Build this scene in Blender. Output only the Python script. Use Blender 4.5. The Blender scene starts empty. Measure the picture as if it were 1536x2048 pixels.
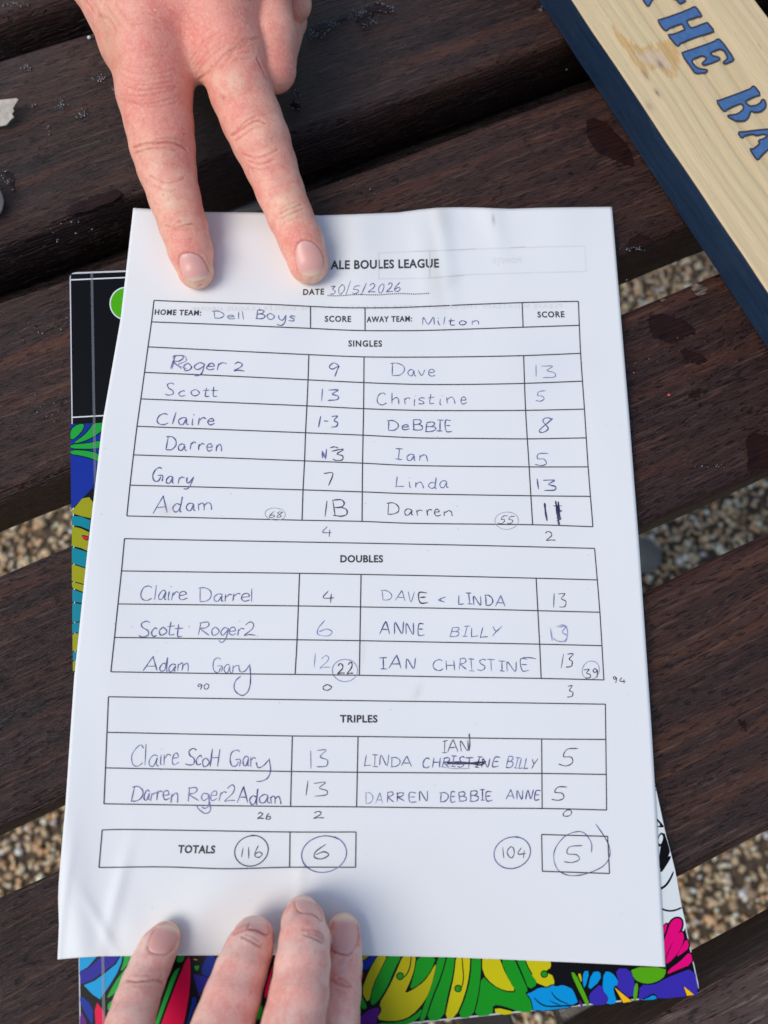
import bpy, math, random
import numpy as np
from mathutils import Matrix, Vector
random.seed(7); RNG = np.random.default_rng(7)
sc = bpy.context.scene

# ------------------------------------------------------------------ camera, sky, sun, exposure
F_PX, CAM_H = 1550.0, 299.8          # focal length in pixels of a 1536x2048 frame, mm above the table top
TABLE_Z = 0.74                        # table top above the ground, metres
def rot(a, b, c):
    ca, sa, cb, sb, cc, s_c = math.cos(a), math.sin(a), math.cos(b), math.sin(b), math.cos(c), math.sin(c)
    Rx = np.array([[1,0,0],[0,ca,-sa],[0,sa,ca]]); Ry = np.array([[cb,0,sb],[0,1,0],[-sb,0,cb]])
    Rz = np.array([[cc,-s_c,0],[s_c,cc,0],[0,0,1]])
    return Rz @ Rx @ Ry
CR = rot(.284, -.024, -.426)
cam_d = bpy.data.cameras.new('camera'); cam = bpy.data.objects.new('camera', cam_d); sc.collection.objects.link(cam)
cam_d.sensor_fit = 'VERTICAL'; cam_d.sensor_height = 24.0; cam_d.lens = F_PX/2048*24
cam_d.clip_start = .01; cam_d.clip_end = 300
cam_d.dof.use_dof = True; cam_d.dof.focus_distance = .305; cam_d.dof.aperture_fstop = cam_d.lens/2.9
M = Matrix([list(CR[i])+[0] for i in range(3)]+[[0,0,0,1]]); M.translation = Vector((0,0,TABLE_Z+CAM_H/1000))
cam.matrix_world = M; sc.camera = cam

SUN_EL = math.radians(56)
right = CR[:,0]*np.array([1,1,0]); right /= np.linalg.norm(right); upv = np.array([-right[1], right[0], 0])
to_sun = -right*.94 - upv*.34; to_sun /= np.linalg.norm(to_sun)
to_sun = to_sun*math.cos(SUN_EL) + np.array([0,0,math.sin(SUN_EL)])
world = bpy.data.worlds.new('World'); sc.world = world; world.use_nodes = True
wn = world.node_tree.nodes; bg = wn['Background']
sky = wn.new('ShaderNodeTexSky'); sky.sky_type = 'NISHITA'; sky.sun_disc = False
sky.sun_elevation = SUN_EL; sky.sun_rotation = math.atan2(to_sun[0], to_sun[1]); sky.air_density = 1.0; sky.dust_density = 1.6; sky.ozone_density = 1.0
world.node_tree.links.new(sky.outputs[0], bg.inputs[0]); bg.inputs[1].default_value = .115
sun_d = bpy.data.lights.new('sun', 'SUN'); sun_d.energy = 1.2; sun_d.angle = math.radians(32); sun_d.color = (1,.93,.84)
sun = bpy.data.objects.new('sun', sun_d); sc.collection.objects.link(sun)
sun.rotation_euler = Vector(to_sun).to_track_quat('Z','Y').to_euler(); sun.location = (0,0,3)
sc.view_settings.view_transform = 'Standard'; sc.view_settings.look = 'None'; sc.view_settings.gamma = 1
sc.view_settings.use_curve_mapping = False; sc.view_settings.exposure = 0.42

# ------------------------------------------------------------------ helpers (millimetres on the table plane; table top is z = 0)
def rays(P):
    P = np.atleast_2d(np.asarray(P, float))
    d = np.stack([(P[:,0]-768)/F_PX, -(P[:,1]-1024)/F_PX, -np.ones(len(P))], 1) @ CR.T
    return d                          # unit depth along the optical axis
CAMP = np.array([0,0,CAM_H])
def at(P, z=0.0):
    d = rays(P); s = (z-CAM_H)/d[:,2]
    return CAMP + s[:,None]*d
def W(v):                             # mm -> metres in the world
    v = np.asarray(v, float)/1000; v = v.copy(); v[...,2] += TABLE_Z
    return v
def link(o, parent=None):
    sc.collection.objects.link(o)
    if parent is not None: o.parent = parent
    return o
def thing(name, loc_mm, label, cat, group=None):
    o = bpy.data.objects.new(name, None); o.empty_display_size = .02; o.location = W(loc_mm); link(o)
    o['label'] = label; o['category'] = cat
    if group: o['group'] = group
    return o
def tag(o, label=None, cat=None, group=None, kind=None):
    for k, v in (('label',label),('category',cat),('group',group),('kind',kind)):
        if v: o[k] = v
    return o
def mesh(name, V, faces, mat, parent=None, smooth=False, loc=None, mats=None, midx=None, cols=None):
    """V in mm on the table; top-level meshes get their origin at loc (mm) or the base centre."""
    Vw = W(np.asarray(V, float))
    if parent is not None:
        L = np.zeros(3); q = parent
        while q is not None: L = L+np.array(q.location); q = q.parent
    elif loc is not None: L = W(loc)
    else: L = np.array([Vw[:,0].mean(), Vw[:,1].mean(), Vw[:,2].min()])
    me = bpy.data.meshes.new(name); me.from_pydata((Vw-L).tolist(), [], [list(map(int,f)) for f in faces])
    me.materials.append(mat)
    for m in (mats or []): me.materials.append(m)
    if midx is not None: me.polygons.foreach_set('material_index', np.asarray(midx, np.int32))
    if smooth: me.polygons.foreach_set('use_smooth', np.ones(len(me.polygons), bool))
    if cols is not None:
        a = me.color_attributes.new('tint', 'FLOAT_COLOR', 'POINT'); c = np.ones((len(V),4)); c[:,:3] = cols
        a.data.foreach_set('color', c.ravel().astype(np.float32))
    me.update(); o = bpy.data.objects.new(name, me)
    if parent is None: o.location = L
    return link(o, parent)
def lin(r, g, b):
    f = lambda c: (c/255)/12.92 if c/255 <= .04045 else ((c/255+.055)/1.055)**2.4
    return (f(r), f(g), f(b))
class N:
    """tiny node helper"""
    def __init__(s, name):
        s.m = bpy.data.materials.new(name); s.m.use_nodes = True; s.t = s.m.node_tree; s.b = s.t.nodes['Principled BSDF']
    def new(s, k, **kw):
        n = s.t.nodes.new(k)
        for a, v in kw.items(): setattr(n, a, v)
        return n
    def l(s, a, b): s.t.links.new(a, b)
    def set(s, **kw):
        for k, v in kw.items():
            i = s.b.inputs[k.replace('_',' ')]
            if hasattr(v, 'is_linked') or isinstance(v, bpy.types.NodeSocket): s.l(v, i)
            else: i.default_value = (tuple(v)+(1,)) if (isinstance(v, (tuple,list)) and len(v)==3 and i.type=='RGBA') else v
    def coord(s, scale=(1,1,1), rotz=0, kind='Object', loc=(0,0,0)):
        c = s.new('ShaderNodeTexCoord'); m = s.new('ShaderNodeMapping'); m.inputs['Scale'].default_value = scale
        m.inputs['Rotation'].default_value = (0,0,rotz); m.inputs['Location'].default_value = loc; s.l(c.outputs[kind], m.inputs[0]); return m.outputs[0]
    def noise(s, vec, scale, detail=4, rough=.55, dist=0, out='Fac'):
        n = s.new('ShaderNodeTexNoise'); n.inputs['Scale'].default_value = scale; n.inputs['Detail'].default_value = detail
        n.inputs['Roughness'].default_value = rough; n.inputs['Distortion'].default_value = dist; s.l(vec, n.inputs['Vector']); return n.outputs[out]
    def ramp(s, fac, stops):
        r = s.new('ShaderNodeValToRGB'); e = r.color_ramp.elements
        while len(e) < len(stops): e.new(.5)
        for el, (p, c) in zip(e, stops):
            el.position = p; el.color = (tuple(c)+(1,)) if isinstance(c, (tuple,list)) else (c,c,c,1)
        s.l(fac, r.inputs[0]); return r.outputs[0]
    def mix(s, fac, a, b, mode='MIX'):
        m = s.new('ShaderNodeMix', data_type='RGBA', blend_type=mode)
        for v, i in ((fac,0),(a,6),(b,7)):
            if isinstance(v, bpy.types.NodeSocket): s.l(v, m.inputs[i])
            else: m.inputs[i].default_value = v if i == 0 else tuple(v)+(1,)
        return m.outputs[2]
    def math(s, op, a, b=0, c=0, clamp=False):
        m = s.new('ShaderNodeMath', operation=op, use_clamp=clamp)
        for i, v in enumerate((a,b,c)):
            if isinstance(v, bpy.types.NodeSocket): s.l(v, m.inputs[i])
            else: m.inputs[i].default_value = v
        return m.outputs[0]
    def bump(s, h, dist, strength=1, prev=None):
        b = s.new('ShaderNodeBump'); b.inputs['Distance'].default_value = dist; b.inputs['Strength'].default_value = strength
        s.l(h, b.inputs['Height'])
        if prev is not None: s.l(prev, b.inputs['Normal'])
        return b.outputs[0]
    def attr(s, n='tint'):
        a = s.new('ShaderNodeAttribute'); a.attribute_name = n; return a.outputs['Color']
def flat(name, col, rough=.6, **kw):
    n = N(name); n.set(Base_Color=col, Roughness=rough, **kw); return n.m

# ------------------------------------------------------------------ materials of the setting and the table
def mat_wood():
    n = N('dark_stained_wood'); R = n.new('ShaderNodeObjectInfo').outputs['Random']
    c0 = n.new('ShaderNodeTexCoord').outputs['Object']
    off = n.new('ShaderNodeCombineXYZ'); n.l(n.math('MULTIPLY', R, 7.3), off.inputs[0]); n.l(n.math('MULTIPLY', R, 3.1), off.inputs[1])
    add = n.new('ShaderNodeVectorMath', operation='ADD'); n.l(c0, add.inputs[0]); n.l(off.outputs[0], add.inputs[1]); P = add.outputs[0]
    def st(sc_, rotz=0):
        m = n.new('ShaderNodeMapping'); m.inputs['Scale'].default_value = sc_; m.inputs['Rotation'].default_value = (0,0,rotz); n.l(P, m.inputs[0]); return m.outputs[0]
    warp = n.noise(st((3,9,9)), 1.5, 2, out='Color')
    wv = n.new('ShaderNodeVectorMath', operation='MULTIPLY_ADD'); n.l(warp, wv.inputs[0]); wv.inputs[1].default_value = (0,.018,0); n.l(P, wv.inputs[2])
    def sw(sc_):
        m = n.new('ShaderNodeMapping'); m.inputs['Scale'].default_value = sc_; n.l(wv.outputs[0], m.inputs[0]); return m.outputs[0]
    big = n.noise(st((1,3,3)), 7, 3)
    band = n.noise(sw((1.2,22,22)), 5, 4, .6)
    fine = n.noise(sw((14,260,260)), 3.2, 5, .62)
    fib = n.noise(sw((30,900,900)), 2.0, 3, .6)
    pit = n.noise(sw((60,340,340)), 3.0, 2, .5)
    col = n.ramp(band, [(.30,(.0095,.0036,.0024)),(.50,(.026,.0100,.0062)),(.72,(.074,.029,.0115))])
    col = n.mix(n.ramp(big, [(.42,0.),(.68,1.)]), col, n.mix(fine, (.012,.0050,.0038), (.044,.022,.017)))
    col = n.mix(n.math('MULTIPLY', n.ramp(fine, [(.53,0.),(.70,1.)]), .60), col, (.115,.072,.050))
    col = n.mix(n.math('MULTIPLY', n.ramp(pit, [(.30,1.),(.42,0.)]), .8), col, (.006,.003,.0025))
    # the colour is multiplied by a tint that differs from board to board
    col = n.mix(n.math('MULTIPLY', n.attr('tint') , 1), col, col)
    tint = n.new('ShaderNodeMix', data_type='RGBA', blend_type='MULTIPLY'); tint.inputs[0].default_value = 1
    n.l(col, tint.inputs[6]); n.l(n.attr('tint'), tint.inputs[7]); col = tint.outputs[2]
    rg = n.math('MULTIPLY_ADD', band, .25, n.math('MULTIPLY_ADD', fine, .26, .10))
    h = n.math('ADD', n.math('MULTIPLY', fine, 1.0), n.math('MULTIPLY', fib, .35)); h = n.math('ADD', h, n.math('MULTIPLY', n.ramp(pit, [(.28,0.),(.42,1.)]), .5))
    nb = n.bump(h, .0018, .9); nb = n.bump(band, .002, .35, nb)
    n.set(Base_Color=col, Roughness=rg, Normal=nb); n.b.inputs['Specular IOR Level'].default_value = .42
    return n.m
MWOOD = mat_wood()
def mat_gravel():
    n = N('gravel_stone'); c = n.attr('tint'); v = n.coord((1,1,1))
    f = n.noise(v, 260, 3); col = n.mix(1., c, n.mix(f, (.70,.66,.60), (1.,1.,1.)), 'MULTIPLY'); n.set(Base_Color=col, Roughness=.75); return n.m
def mat_ground():
    n = N('gravel_ground'); v = n.coord()
    vo = n.new('ShaderNodeTexVoronoi'); vo.inputs['Scale'].default_value = 95; n.l(v, vo.inputs['Vector'])
    col = n.mix(n.noise(v, 30, 3), (.10,.07,.045), (.24,.18,.115)); col = n.mix(.55, col, n.ramp(vo.outputs['Distance'], [(0,(.50,.42,.30)),(.6,(.05,.035,.02))]), 'OVERLAY')
    n.set(Base_Color=col, Roughness=.9, Normal=n.bump(vo.outputs['Distance'], .006, .8)); return n.m

# ------------------------------------------------------------------ ground: sheet and gravel
g = 60000.; GZ = -TABLE_Z*1000
gr = mesh('ground', [(-g,-g,GZ),(g,-g,GZ),(g,g,GZ),(-g,g,GZ)], [(0,1,2,3)], mat_ground(), loc=(0,0,GZ)); tag(gr, kind='structure')
def build_gravel():
    t = (1+5**.5)/2
    iv = np.array([(-1,t,0),(1,t,0),(-1,-t,0),(1,-t,0),(0,-1,t),(0,1,t),(0,-1,-t),(0,1,-t),(t,0,-1),(t,0,1),(-t,0,-1),(-t,0,1)])/math.hypot(1,t)
    fc = np.array([(0,11,5),(0,5,1),(0,1,7),(0,7,10),(0,10,11),(1,5,9),(5,11,4),(11,10,2),(10,7,6),(7,1,8),(3,9,4),(3,4,2),(3,2,6),(3,6,8),(3,8,9),(4,9,5),(2,4,11),(6,2,10),(8,6,7),(9,8,1)])
    x0, x1, y0, y1 = -600, 1000, -600, 1250
    n = 58000
    px = RNG.uniform(x0,x1,n); py = RNG.uniform(y0,y1,n); r = RNG.gamma(5,.45,n)+1.7; r = np.clip(r,1.9,7.5)
    V = iv[None]*r[:,None,None]*(1+RNG.normal(0,.13,(n,12,1))); V = V*RNG.uniform([.8,.6,.45],[1.35,1.,.8],(n,3))[:,None,:]
    a = RNG.uniform(0,6.28,n); tl = RNG.normal(0,.35,n); ca,sa = np.cos(a),np.sin(a)
    y = V[:,:,1]*np.cos(tl)[:,None]-V[:,:,2]*np.sin(tl)[:,None]; z = V[:,:,1]*np.sin(tl)[:,None]+V[:,:,2]*np.cos(tl)[:,None]; x = V[:,:,0]
    X = x*ca[:,None]-y*sa[:,None]+px[:,None]; Y = x*sa[:,None]+y*ca[:,None]+py[:,None]; Z = z+(GZ+r*.35+RNG.uniform(0,3.5,n))[:,None]
    pal = np.array([(.46,.36,.24),(.36,.26,.16),(.52,.33,.19),(.30,.22,.15),(.22,.19,.16),(.62,.55,.44),(.40,.37,.33),(.16,.12,.09),(.74,.70,.62),(.50,.42,.27)])
    ci = RNG.choice(len(pal), n, p=[.22,.15,.15,.10,.05,.13,.05,.03,.05,.07]); C = np.clip(pal[ci]*RNG.uniform(1.15,1.75,(n,1))*np.array([1.05,1.,.9]),0,.88)
    VV = np.stack([X,Y,Z],2).reshape(-1,3); FF = (fc[None]+12*np.arange(n)[:,None,None]).reshape(-1,3)
    o = mesh('gravel', VV, FF, mat_gravel(), loc=(0,0,GZ), smooth=True, cols=np.repeat(C,12,0)); tag(o, kind='stuff')
    o['label'] = 'coarse beige and brown gravel lying on the ground under the table'; o['category'] = 'gravel'
build_gravel()

# ------------------------------------------------------------------ the slatted table
table = thing('garden_table', (200,125,-740), 'dark brown slatted wooden garden table, wet in places, that everything lies on', 'table')
def vnoise(x, y, s, seed=0):
    """smooth value noise, vectorised"""
    x = np.asarray(x)/s; y = np.asarray(y)/s; xi = np.floor(x).astype(int); yi = np.floor(y).astype(int); fx = x-xi; fy = y-yi
    fx = fx*fx*(3-2*fx); fy = fy*fy*(3-2*fy)
    def h(a,b):
        v = np.sin(a*127.1+b*311.7+seed*74.7)*43758.5453; return v-np.floor(v)
    return (h(xi,yi)*(1-fx)+h(xi+1,yi)*fx)*(1-fy)+(h(xi,yi+1)*(1-fx)+h(xi+1,yi+1)*fx)*fy*1.0
SL = [ # far edge y, its slope, near edge y, slope, tint
  (472,-.010,381,0,(1.35,1.15,1.05)), (357.2,-.022,260.5,.0017,(1.35,1.2,1.1)), (231.3,-.0052,144.5,-.0112,(1.5,1.15,.9)),
 (115.9,.0018,27.0,.004,(1.3,1.02,.95)), (4.6,-.0011,-91.,-.004,(1.5,1.3,1.2)), (-125.5,.004,-221,0,(3.2,3.9,4.3))]
TH = 36.
def slat(k, far, sf, near, sn, tint):
    xs = np.concatenate([np.arange(-330,-200,10), np.arange(-200,400,5), np.arange(400,741,10)]).astype(float)
    bend = 260*np.tanh(xs/260)
    yf = far+sf*bend+(vnoise(xs,0*xs,38,k)-.5)*.9; yn = near+sn*bend+(vnoise(xs,0*xs,46,k+9)-.5)*1.1
    rn, rf = 4.6, 3.0
    prof = []   # (0..1 across far->near, offset, z)
    for i in range(5):
        a = math.pi/2*i/4; prof.append((0, rf*(1-math.sin(a)), -rf*(1-math.cos(a)) - 0*i)) if False else None
    rows = []
    # start at the far bottom, go up the far face, over the top, down the near face, back along the underside
    def add(off_far, off_near, z): rows.append((off_far, off_near, z))
    add(2.0,None,-TH); add(0.0,None,-TH+2.5); add(0.0,None,-rf)
    for a in (25,50,72): add(rf*(1-math.cos(math.radians(a))),None,-rf*(1-math.sin(math.radians(a))))
    for t in np.linspace(.05,.95,15): add(('t',t),None,0.0)
    for a in (75,55,35,15): add(None,rn*(1-math.cos(math.radians(a))),-rn*(1-math.sin(math.radians(a))))
    add(None,0.0,-rn-2); add(None,0.0,-TH*.5); add(None,0.3,-TH+3); add(None,2.5,-TH)
    G = []
    for of, on, z in rows:
        if isinstance(of, tuple):
            y = yf+(yn-yf)*of[1]; zz = -.35*(np.abs(of[1]-.5)*2)**4 + (vnoise(xs,y,55,k+3)-.5)*.5 + (vnoise(xs*.15,y,5,k+5)-.5)*.28
        elif of is not None: y = yf-of; zz = z+(vnoise(xs,0*xs+z,30,k+20)-.5)*.5
        else: y = yn+on; zz = z+(vnoise(xs,0*xs+z,30,k+30)-.5)*.6
        G.append(np.stack([xs, y+(vnoise(xs,0*xs+z*3,17,k+40)-.5)*.25, zz+0*xs],1))
    G = np.array(G); nr, nx = G.shape[:2]; V = G.reshape(-1,3)
    F = [(i*nx+j, ((i+1)%nr)*nx+j, ((i+1)%nr)*nx+j+1, i*nx+j+1) for i in range(nr) for j in range(nx-1)]
    F += [tuple(i*nx for i in range(nr))[::-1], tuple(i*nx+nx-1 for i in range(nr))]
    mesh('slat', V, F, MWOOD, table, smooth=True, cols=np.tile(np.array(tint),(len(V),1)))
for k, s_ in enumerate(SL): slat(k+1, *s_)
def box(name, lo, hi, mat, parent, bev=2.0, cols=None):
    lo, hi = np.array(lo,float), np.array(hi,float); b = bev
    V = []; F = []
    for (z, ins) in ((lo[2],b),(lo[2]+b,0),(hi[2]-b,0),(hi[2],b)):
        V += [(lo[0]+ins,lo[1]+b,z),(lo[0]+b,lo[1]+ins,z),(hi[0]-b,lo[1]+ins,z),(hi[0]-ins,lo[1]+b,z),(hi[0]-ins,hi[1]-b,z),(hi[0]-b,hi[1]-ins,z),(lo[0]+b,hi[1]-ins,z),(lo[0]+ins,hi[1]-b,z)]
    for r in range(3):
        for i in range(8): F.append((r*8+i, r*8+(i+1)%8, (r+1)*8+(i+1)%8, (r+1)*8+i))
    F += [tuple(range(7,-1,-1)), tuple(range(24,32))]
    return mesh(name, V, F, mat, parent, cols=None if cols is None else np.tile(np.array(cols),(len(V),1)))
n = N('weathered_grey_wood'); v = n.coord((6,1,1)); f = n.noise(n.coord((1,8,1)), 160, 5, .7); n.set(Base_Color=n.ramp(f, [(.3,(.16,.145,.13)),(.7,(.42,.40,.37))]), Roughness=.8, Normal=n.bump(f,.001,.6)); MGREY = n.m
for x in (26.,-290.,650.): box('batten', (x,-205,-75), (x+38,465,-TH-.5), MGREY, table)
for x in (-328.,690.):
    for y in (-130.,170.): box('leg', (x,y,GZ), (x+70,y+70,-TH-1), MWOOD, table, 4, (1,1,1))
for y in (262.,377.): box('gap_darkener', (-325,y-37,-84), (735,y+38,-TH-.6), MWOOD, table, 2, (.6,.6,.6))  # dark beams added under the slats so the far gaps read black
box('brace', (-18,-205,-300), (14,465,-262), flat('brown_painted_wood', (.10,.072,.05), .5), table)

# pale scuffs, wet stains: thin films lying on the boards
def smooth_closed(P, it=2):
    P = np.asarray(P, float)
    for _ in range(it): Q = np.roll(P,-1,0); P = np.stack([.75*P+.25*Q, .25*P+.75*Q],1).reshape(-1,2)
    return P
def blob(px_poly, z=.2, jit=.45, rings=3, it=2):
    P = smooth_closed(px_poly, it); Q = at(P, z); c = Q.mean(0); th = np.arange(len(Q)); r = np.array([random.gauss(0,jit) for _ in th])
    d = Q-c; L = np.linalg.norm(d,axis=1,keepdims=True); Q = Q+d/L*r[:,None]
    V = [c]+[c+(Q[i]-c)*(k+1)/rings for k in range(rings) for i in range(len(Q))]; m = len(Q)
    V = np.array(V); V[1+m*(rings-1):,2] -= .12
    F = [(0,1+i,1+(i+1)%m) for i in range(m)]+[(1+k*m+i,1+(k+1)*m+i,1+(k+1)*m+(i+1)%m,1+k*m+(i+1)%m) for k in range(rings-1) for i in range(m)]
    return V, F
def join(parts):
    V = []; F = []; o = 0
    for v, f in parts: V.append(np.asarray(v)); F += [tuple(np.array(q)+o) for q in f]; o += len(v)
    return np.concatenate(V), F
def z8(L, s, ox, oy): return [(ox+x/s, oy+y/s) for x, y in L]
n = N('wet_wood'); f = n.noise(n.coord((25,320,300)), 2.4, 4, .6)
n.set(Base_Color=n.ramp(f, [(.35,(.008,.0024,.0016)),(.65,(.030,.0095,.0050))]), Roughness=.26, Normal=n.bump(f,.0008,.7)); n.b.inputs['Specular IOR Level'].default_value = .22; MWET = n.m
WET = {
 'large dark wet stain right of the score sheet, near the blue box edge': z8([(300,690),(340,655),(430,660),(490,650),(560,680),(650,700),(720,740),(770,800),(800,820),(790,865),(720,870),(650,920),(560,955),(480,940),(400,890),(340,870),(320,800)],5.12,1236,500),
 'small pointed wet stain just below the large one right of the score sheet': z8([(640,1030),(690,1000),(760,1030),(850,1070),(920,1130),(850,1160),(780,1170),(730,1120),(670,1080)],5.12,1236,500),
 'faint wet blot beside the red speck on the board': z8([(720,1490),(760,1440),(850,1420),(850,1480),(790,1530)],5.12,1236,500),
 'wet run at the right picture edge reaching the board edge': z8([(1340,1590),(1350,1500),(1330,1400),(1380,1360),(1463,1380),(1560,1400),(1560,1540),(1400,1565)],2.926,1036,400),
 'broad wet smear on the board close to the blue box side': z8([(800,480),(860,460),(960,560),(1005,640),(995,670),(900,630),(830,590)],2,768,0),
 'jagged dark puddle at the top of the picture left of the box': z8([(1040,100),(1130,75),(1200,40),(1270,25),(1330,60),(1410,80),(1480,120),(1440,150),(1350,160),(1250,140),(1160,160),(1180,290),(1090,330),(1030,300),(960,230),(970,170),(1050,150)],6.4,560,0),
 'long wet streak beside the curled little finger': z8([(520,290),(700,240),(830,180),(920,190),(900,230),(760,270),(690,330),(600,400),(560,440),(470,490),(390,440),(380,380),(450,340)],6.4,560,0),
 'tiny wet drop mark just below the curled ring finger': z8([(170,1150),(240,1180),(250,1220),(190,1210)],6.4,560,0),
 'wet blot right of the middle finger, under the curled finger': z8([(100,1320),(210,1295),(290,1360),(270,1400),(160,1380)],6.4,560,0),
 'dark wet patch at the left picture edge below the leaf': z8([(30,430),(120,380),(200,400),(250,480),(220,600),(290,740),(220,750),(150,640),(80,590),(60,520)],9.3,0,300),
 'wet smear along the board edge left of the index finger': [(130,424),(150,405),(175,395),(205,384),(245,376),(238,398),(195,412),(160,425),(138,430)],
 'wet patch at the board edge near the top right paper corner': z8([(640,240),(700,200),(770,215),(800,240),(740,270),(680,285),(640,290)],2.926,1036,400),
 'small dark wet mark low on the right board': z8([(1290,1700),(1330,1680),(1380,1740),(1370,1780),(1320,1760)],3.84,1136,1000),
}
for lab, P in WET.items():
    V, F = blob(P, .55); o = mesh('wet_stain', V, F, MWET, smooth=True); tag(o, lab, 'wet stain', 'wet stains on the table boards')
n = N('worn_pale_wood'); f = n.noise(n.coord((40,420,300)), 2.2, 4, .6); n.set(Base_Color=n.ramp(f, [(.42,(.03,.018,.012)),(.58,(.20,.155,.10))]), Roughness=.6); MPALE = n.m
for P in (z8([(740,400),(770,360),(850,345),(920,380),(910,440),(850,465),(780,455)],5.12,1236,500), z8([(410,510),(450,485),(490,500),(480,530)],5.12,1236,500)):
    V, F = blob(P, .5, .4); mesh('worn_patch', V, F, MPALE, table, smooth=True)
# beads of water
def beads():
    parts = []
    t = np.linspace(0, 2*math.pi, 9)[:-1]
    cl = [(198,157,13,10,34),(122,208,14,9,26),(166,228,15,10,34),(54,135,9,14,16),(98,258,5,16,9),(178,75,2,2,3),(229,178,4,3,5),(66,210,9,4,5),(632,68,17,9,60),(664,48,18,6,28),(725,26,20,9,40),(742,44,14,9,26),(775,14,14,4,10),
          (1083,18,8,5,8),(1268,497,22,5,26),(18,362,8,7,16),(1415,930,50,6,10),(30,8,26,6,30),(640,150,60,30,12),(770,110,40,30,8),(120,470,30,20,6),(150,440,30,18,7),(1190,120,60,40,6),(700,370,80,20,8),(1320,700,60,40,8),(100,640,80,30,10),(90,830,90,50,16)]
    for cx,cy,sx,sy,m in cl:
        for _ in range(int(m)):
            x = cx+random.gauss(0,sx*.5); y = cy+random.gauss(0,sy*.5); c = at([(x,y)], .35)[0]; r = random.uniform(.2,.62); a = random.uniform(0,3.14); e = random.uniform(.6,1.)
            ring = [np.array([math.cos(a)*r*math.cos(q)*1.2-math.sin(a)*r*e*math.sin(q), math.sin(a)*r*math.cos(q)*1.2+math.cos(a)*r*e*math.sin(q), 0]) for q in t]
            V = [c+q for q in ring]+[c+q*.68+np.array([0,0,r*.38]) for q in ring]+[c+np.array([0,0,r*.52])]
            F = [(i,(i+1)%8,8+(i+1)%8,8+i) for i in range(8)]+[(8+i,8+(i+1)%8,16) for i in range(8)]
            parts.append((V,F))
    for lab, P in WET.items():  # more beads added along puddle rims to give the edges glints
        if 'puddle' in lab or 'streak' in lab or 'left picture edge' in lab or 'tiny' in lab or 'curled finger' in lab:
            Pp = smooth_closed(P,1)
            for q0, q1 in zip(Pp, np.roll(Pp,-1,0)):
                for _ in range(3):
                    if random.random() < .28:
                        qq = q0+(q1-q0)*random.random(); c = at([(qq[0]+random.gauss(0,1.2), qq[1]+random.gauss(0,1.2))], .5)[0]; r = random.uniform(.2,.6); a = math.atan2((q1-q0)[1],(q1-q0)[0])*-1-.43
                        ring = [np.array([math.cos(a)*r*1.6*math.cos(q)-math.sin(a)*r*.7*math.sin(q), math.sin(a)*r*1.6*math.cos(q)+math.cos(a)*r*.7*math.sin(q), 0]) for q in t]
                        parts.append(([c+q for q in ring]+[c+q*.68+np.array([0,0,r*.42]) for q in ring]+[c+np.array([0,0,r*.58])], [(i,(i+1)%8,8+(i+1)%8,8+i) for i in range(8)]+[(8+i,8+(i+1)%8,16) for i in range(8)]))
    V, F = join(parts); n = N('water_bead'); n.set(Base_Color=(.012,.006,.005), Roughness=.04, Coat_Weight=1.); n.b.inputs['Specular IOR Level'].default_value = .8
    o = mesh('water_beads', V, F, n.m, smooth=True); tag(o, 'scattered beads of rain water on the dark boards', 'water beads', kind='stuff')
beads()

# ------------------------------------------------------------------ stone on the ground, seen through the gap
def ellipsoid(c, r, seed=0, nu=20, nv=12, amp=.08):
    V = []; 
    for j in range(nv+1):
        ph = math.pi*j/nv
        for i in range(nu):
            th = 2*math.pi*i/nu; d = np.array([math.sin(ph)*math.cos(th), math.sin(ph)*math.sin(th), math.cos(ph)])
            k = 1+amp*math.sin(3*d[0]+seed)+amp*math.cos(4*d[1]+2*d[2]+seed); V.append(np.array(c)+d*np.array(r)*k)
    F = [(j*nu+i,(j+1)*nu+i,(j+1)*nu+(i+1)%nu,j*nu+(i+1)%nu) for j in range(nv) for i in range(nu)]
    return np.array(V), F
c = at([(1284,1112)], GZ+15)[0]
n = N('grey_rock'); f = n.noise(n.coord(), 40, 4); n.set(Base_Color=n.ramp(f, [(.3,(.12,.115,.10)),(.7,(.20,.19,.17))]), Roughness=.8); V, F = ellipsoid(c, (24,27,20))
o = mesh('stone', V, F, n.m, smooth=True); tag(o, 'smooth blue-grey stone on the gravel, seen through the gap beside the paper', 'stone')
# ------------------------------------------------------------------ wooden sign board with a blue painted edge
def inpoly(P, Q):
    x, y = P[:,0], P[:,1]; r = np.zeros(len(P), bool); m = len(Q)
    for i in range(m):
        x1,y1 = Q[i]; x2,y2 = Q[(i+1)%m]
        c = ((y1>y) != (y2>y)) & (x < (x2-x1)*(y-y1)/((y2-y1) or 1e-9)+x1); r ^= c
    return r
HS = 20.4
xs0 = float(at([(1073,0),(1200,191),(1408,515),(1536,703)],0)[:,0].mean()); xs1 = xs0+80.3; SY0, SY1 = -140., 430.
sign = thing('wooden_sign', ((xs0+xs1)/2,(SY0+SY1)/2,0), 'pale pine sign board with dark blue painted edge and blue carved letters', 'sign')
n = N('blue_painted_edge'); f = n.noise(n.coord((60,3,60)), 9, 4, .6); f2 = n.noise(n.coord((500,20,500)), 3, 4, .7)
n.set(Base_Color=n.mix(n.math('MULTIPLY',n.ramp(f2,[(.62,0.),(.72,1.)]),.6), n.ramp(f, [(.3,(.0055,.020,.050)),(.7,(.012,.036,.078))]), (.10,.13,.16)), Roughness=.5, Normal=n.bump(f2,.0006,.5)); MBLUE = n.m
ys = np.arange(SY0, SY1+.1, 1.5)
V = []; prof = [(1.2,0.2),(0,1.4),(0,HS*.35),(0,HS*.7),(.1,HS-1.0),(.9,HS-.25)]
lw = lambda y, s: (vnoise(y,0*y,22,s)-.5)*.45
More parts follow.
